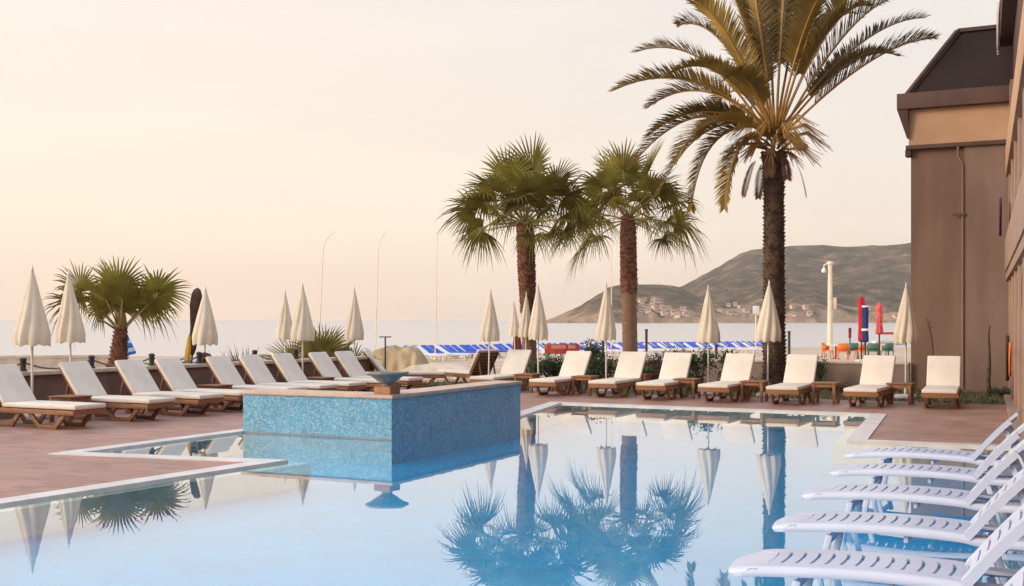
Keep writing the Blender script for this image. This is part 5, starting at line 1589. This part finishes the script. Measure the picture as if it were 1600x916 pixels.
# ------------------------------------------------------------------ beach sunbeds in long rows
def make_sunbed(mat):
    r = empty('beach_sunbed', (0, 0, 0))
    MB().box((0.95, 0, 0.29), (1.9, 0.62, 0.05)).build('frame', M['white'], r, bevel=0.01)
    for (x, y) in ((0.25, -.26), (0.25, .26), (1.6, -.26), (1.6, .26)):
        MB().box((x, y, 0.132), (0.06, 0.05, 0.264)).build('leg', M['white'], r)
    bx = V((math.cos(R(33)), 0, math.sin(R(33)))); rot = Matrix((bx, V((0, 1, 0)), V((-bx.z, 0, bx.x)))).transposed()
    MB().box(V((1.22, 0, 0.35)) + bx * 0.36, (0.74, 0.60, 0.07), rot=rot).build('back_pad', M[mat], r, bevel=0.02)
    MB().box((0.62, 0, 0.35), (1.18, 0.60, 0.065)).build('seat_pad', M[mat], r, bevel=0.02)
    return r
bb = make_sunbed('blue'); wb = make_sunbed('white'); bu = {'b': False, 'w': False}
rb = random.Random(8)
def put_bed(kind, px, d, rz, label, group, zs=1.0):
    src = bb if kind == 'b' else wb
    o = src if not bu[kind] else copy_tree(src); bu[kind] = True
    x = (px - 800) / FPX * d
    o.location = (x, d, beach_z(x, d)); o.rotation_euler.z = rz; o.scale = (1, 1, zs)
    tag(o, label, 'sunbed', group)
A0 = V((-4.9, 63, 0)); A1 = V((27.5, 118, 0)); nb_ = 42
for k in range(nb_):
    p = A0.lerp(A1, k / (nb_ - 1))
    put_bed('b', 800 + p.x / p.y * FPX, p.y + rb.uniform(-.3, .3), R(-20 + 180) + rb.uniform(-.12, .12), 'white beach sunbed with bright blue cushion in the long row by the water', 'blue cushioned sunbeds on the beach')
for k in range(40):
    p = A0.lerp(A1, (k + 0.5) / 40) + V((0.6, 3.2, 0))
    put_bed('b', 800 + p.x / p.y * FPX, p.y + rb.uniform(-.4, .4), R(160) + rb.uniform(-.2, .2), 'white beach sunbed with bright blue cushion in the second row by the water', 'blue cushioned sunbeds on the beach')
B0 = V((-4.2, 58.5, 0)); B1 = V((21.5, 88, 0))
for k in range(26):
    p = B0.lerp(B1, k / 25)
    px = 800 + p.x / p.y * FPX
    if 745 < px < 860 or px > 1205: continue
    put_bed('w', px, p.y + rb.uniform(-.3, .3), R(160) + rb.uniform(-.12, .12), 'bare white beach sunbed in the row before the blue cushioned ones', 'bare white sunbeds on the beach')
for px, d, lab in ((212, 44, 'blue cushioned sunbed on the beach right of the small fan palm trunk'), (254, 46, 'blue cushioned sunbed on the beach left of the furled dark flag'), (418, 45, 'blue cushioned sunbed on the beach left of the low sprawling palm')):
    put_bed('b', px, d, R(20), lab, 'blue cushioned sunbeds on the beach', 0.52)

# ------------------------------------------------------------------ beach cafe on the right
def furled_cafe(px, d, top, bot, wpx, mat, label, band=None, pole='dark_metal'):
    b = G(px, d, 0); b.z = beach_z(b.x, d)
    zt_ = W(px, top, d).z - b.z; zb = W(px, bot, d).z - b.z; rw = wpx / 2 / FPX * d
    r = empty('cafe_parasol', b, 0, label, 'parasol')
    h = zt_ - zb
    fold = lambda r_, z, a, i: r_ * (0.84 + 0.16 * math.cos(8 * a + z))
    MB().lathe([(rw * 0.2, zt_), (rw * 0.8, zt_ - 0.05 * h), (rw, zt_ - 0.16 * h), (rw * 0.9, zt_ - 0.4 * h), (rw * 0.85, zt_ - 0.7 * h), (rw, zb + 0.05 * h), (rw * 0.8, zb), (0, zb + 0.05 * h)], 32, fn=fold).build('canopy', M[mat], r, smooth=True)
    MB().tube([(0, 0, 0), (0, 0, zt_)], 0.04, 8).build('pole', M[pole], r, smooth=True)
    MB().lathe([(0, 0), (0.3, 0), (0.3, 0.07), (0.06, 0.1), (0, 0.1)], 20).build('base', M['concrete'], r, smooth=True, auto=40)
    if band:
        MB().lathe([(rw * 1.03, zb + 0.30 * h), (rw * 1.03, zb + 0.36 * h)], 32).build('white_band', M[band], r, smooth=True)
        MB().lathe([(rw * 0.85, zt_ - 0.03 * h), (rw * 0.93, zt_ - 0.075 * h)], 32).build('white_band', M[band], r, smooth=True)
furled_cafe(1346, 57, 463, 534, 11, 'red', 'tall furled bright red parasol next to the blue one at the beach cafe')
furled_cafe(1352, 53, 476, 535, 11, 'navy', 'tall furled navy blue parasol with white bands at the beach cafe', 'white')
furled_cafe(1374, 55, 473, 522, 12, 'pink_red', 'furled faded red parasol right of the navy one at the beach cafe')
furled_cafe(1328, 70, 512, 528, 5, 'dark_red', 'small far furled dark red parasol left of the tall red one at the beach cafe')
def cafe_chair(px, d, rz, mat, label, h=0.82):
    b = G(px, d, 0); b.z = beach_z(b.x, d)
    r = empty('cafe_chair', b, rz, label, 'chair', 'plastic chairs of the beach cafe'); r.scale = (1.15, 1.1, 1.05)
    MB().box((0, 0, 0.43), (0.50, 0.48, 0.035)).build('seat', M[mat], r, bevel=0.01)
    vs, fs = [], []
    for i in range(11):
        a = math.pi * (-0.1 + 1.2 * i / 10)
        for (z, q) in ((0.46, 1.0), (0.62, 1.04), (h * (1 if 2 < i < 8 else 0.84), 1.08)):
            vs.append((0.27 * math.cos(a) * q, 0.05 + 0.22 * math.sin(a) * q, z))
    for i in range(10):
        for j in range(2): fs.append((i * 3 + j, (i + 1) * 3 + j, (i + 1) * 3 + j + 1, i * 3 + j + 1))
    o = MB().add(vs, fs).build('backrest', M[mat], r, smooth=True)
    s_ = o.modifiers.new('thickness', 'SOLIDIFY'); s_.thickness = 0.02
    for (x, y) in ((-.21, -.2), (.21, -.2), (-.21, .2), (.21, .2)):
        MB().beam((x * 0.9, y * 0.9, 0.41), (x * 1.1, y * 1.1, 0), 0.035, 0.035).build('leg', M[mat], r)
cafe_chair(1293, 62, R(60), 'orange', 'orange plastic chair at the left end of the beach cafe')
cafe_chair(1317, 59.0, R(170), 'orange', 'broad orange plastic chair seen from behind in the middle of the beach cafe')
cafe_chair(1344, 62, R(240), 'orange', 'orange plastic chair directly left of the navy parasol')
cafe_chair(1333, 63, R(170), 'green', 'dark green plastic chair between two orange chairs')
cafe_chair(1364, 60, R(160), 'green', 'green plastic chair right of the navy parasol')
cafe_chair(1386, 61, R(200), 'green', 'green plastic chair left of the rightmost cream parasol')
def cafe_table(px, d, mat, label, h=0.74, rr_=0.42):
    b = G(px, d, 0); b.z = beach_z(b.x, d)
    r = empty('cafe_table', b, 0, label, 'table', 'round tables of the beach cafe')
    MB().lathe([(0, h - 0.03), (rr_, h - 0.03), (rr_ + 0.01, h - 0.015), (rr_, h), (0, h)], 28).build('tabletop', M[mat], r, smooth=True, auto=40)
    MB().lathe([(0, 0), (0.24, 0), (0.24, 0.03), (0.04, 0.08), (0.04, h - 0.03), (0, h - 0.03)], 16).build('pedestal', M['dark_metal'], r, smooth=True, auto=40)
cafe_table(1306, 63.5, 'white', 'round white table between the orange chairs')
cafe_table(1388, 66, 'amber', 'round amber yellow table behind the green chairs')
# moored boat with a red sunshade
bt = empty('small_boat', V(((1390 - 800) / FPX * 150, 150, SEA_Z)), 0.1, 'small white boat with a red sunshade on the water behind the cafe', 'boat')
hull = MB(); vs = []; fs = []
for i in range(11):
    u = -1 + 2 * i / 10
    bw = 0.75 * (1 - max(0, u) ** 2.2) + 0.02; kd = 0.35 * (1 - max(0, u) ** 3)
    sh = 0.55 + 0.25 * max(0, u) ** 2
    for (y, z) in ((-bw, sh), (-bw * 0.7, 0.1), (0, -kd * 0.4), (bw * 0.7, 0.1), (bw, sh), (bw * 0.85, sh - 0.02), (0, 0.3), (-bw * 0.85, sh - 0.02)):
        vs.append((u * 2.1, y, z))
for i in range(10):
    for j in range(8): fs.append((i * 8 + j, (i + 1) * 8 + j, (i + 1) * 8 + (j + 1) % 8, i * 8 + (j + 1) % 8))
fs.append(tuple(range(8)))
hull.add(vs, fs).build('hull', M['white'], bt, smooth=True, auto=50)
m2 = MB(); vs = []; fs = []
for i in range(9):
    a = math.pi * (0.15 + 0.7 * i / 8)
    for x in (-1.5, 0.6): vs.append((x, 0.95 * math.cos(a), 1.15 + 0.45 * math.sin(a)))
for i in range(8): fs.append((2 * i, 2 * i + 1, 2 * i + 3, 2 * i + 2))
o = m2.add(vs, fs).build('sunshade', M['red'], bt, smooth=True); s_ = o.modifiers.new('thickness', 'SOLIDIFY'); s_.thickness = 0.04
m2 = MB()
for x in (-1.4, 0.5):
    for y in (-0.7, 0.7): m2.tube([(x, y, 0.5), (x, y, 1.42)], 0.025, 6)
m2.build('sunshade_frame', M['white'], bt)

# street lamp and small sign beyond the beach
ld = 98.0
lb = G(1297, ld, 0); lb.z = beach_z(lb.x, ld)
lam = empty('street_lamp', lb, 0, 'cream lamp post before the hills, lamp on its left and box on its right', 'street lamp')
hh = W(1297, 413, ld).z - lb.z
MB().tube([(0, 0, 0), (0, 0, hh * 0.5), (0, 0, hh)], [0.24, 0.20, 0.17], 14).build('pole', M['lamp_cream'], lam, smooth=True, auto=50)
MB().lathe([(0, hh - 0.02), (0.24, hh - 0.02), (0.27, hh + 0.1), (0.22, hh + 0.22), (0, hh + 0.25)], 16).build('cap', M['lamp_cream'], lam, smooth=True, auto=40)
ar = MB().tube([(0, 0, hh), (-0.3, 0, hh + 0.02), (-0.48, 0, hh - 0.05), (-0.52, 0, hh - 0.3)], 0.06, 8).build('arm', M['lamp_cream'], lam, smooth=True)
MB().lathe([(0, hh - 0.72), (0.16, hh - 0.70), (0.20, hh - 0.55), (0.14, hh - 0.38), (0.05, hh - 0.28), (0, hh - 0.28)], 16, c=(-0.52, 0, 0)).build('lamp_head', M['white'], lam, smooth=True)
MB().box((0.37, 0, hh - 3.25), (0.28, 0.25, 0.95)).build('control_box', M['lamp_cream'], lam, bevel=0.02)
MB().box((0.22, 0, hh - 3.25), (0.10, 0.08, 0.2)).build('bracket', M['lamp_cream'], lam)
sb_ = G(1181, 100, 0); sb_.z = beach_z(sb_.x, 100)
sn = empty('beach_sign', sb_, 0, 'small blank white square sign on a thin pole left of the date palm', 'sign')
hs_ = W(1181, 484, 100).z - sb_.z
MB().tube([(0, 0, 0), (0, 0, hs_)], 0.06, 8).build('pole', M['lamp_cream'], sn, smooth=True, auto=50)
MB().box((0, -0.09, hs_), (0.56, 0.04, 0.64)).build('sign_plate', M['white'], sn, bevel=0.01)
# life ring stand like dark towel on the second lounger: small dark bag

# ------------------------------------------------------------------ haze over the bay
hz = MB().box((400, 1380, 120), (4600, 2900, 250)).build('haze', None)
hm = bpy.data.materials.new('haze_air'); hm.use_nodes = True
t = hm.node_tree; t.nodes.clear()
o = N(t, 'ShaderNodeOutputMaterial'); pv = N(t, 'ShaderNodeVolumePrincipled')
pv.inputs['Color'].default_value = (1.0, 0.93, 0.88, 1); pv.inputs['Density'].default_value = 0.00015; pv.inputs['Anisotropy'].default_value = 0.2
t.links.new(pv.outputs[0], o.inputs['Volume'])
hm.cycles.homogeneous_volume = True
hz.data.materials.append(hm)
tag(hz, kind='stuff'); hz['label'] = 'pale warm haze over the bay'; hz['category'] = 'haze'
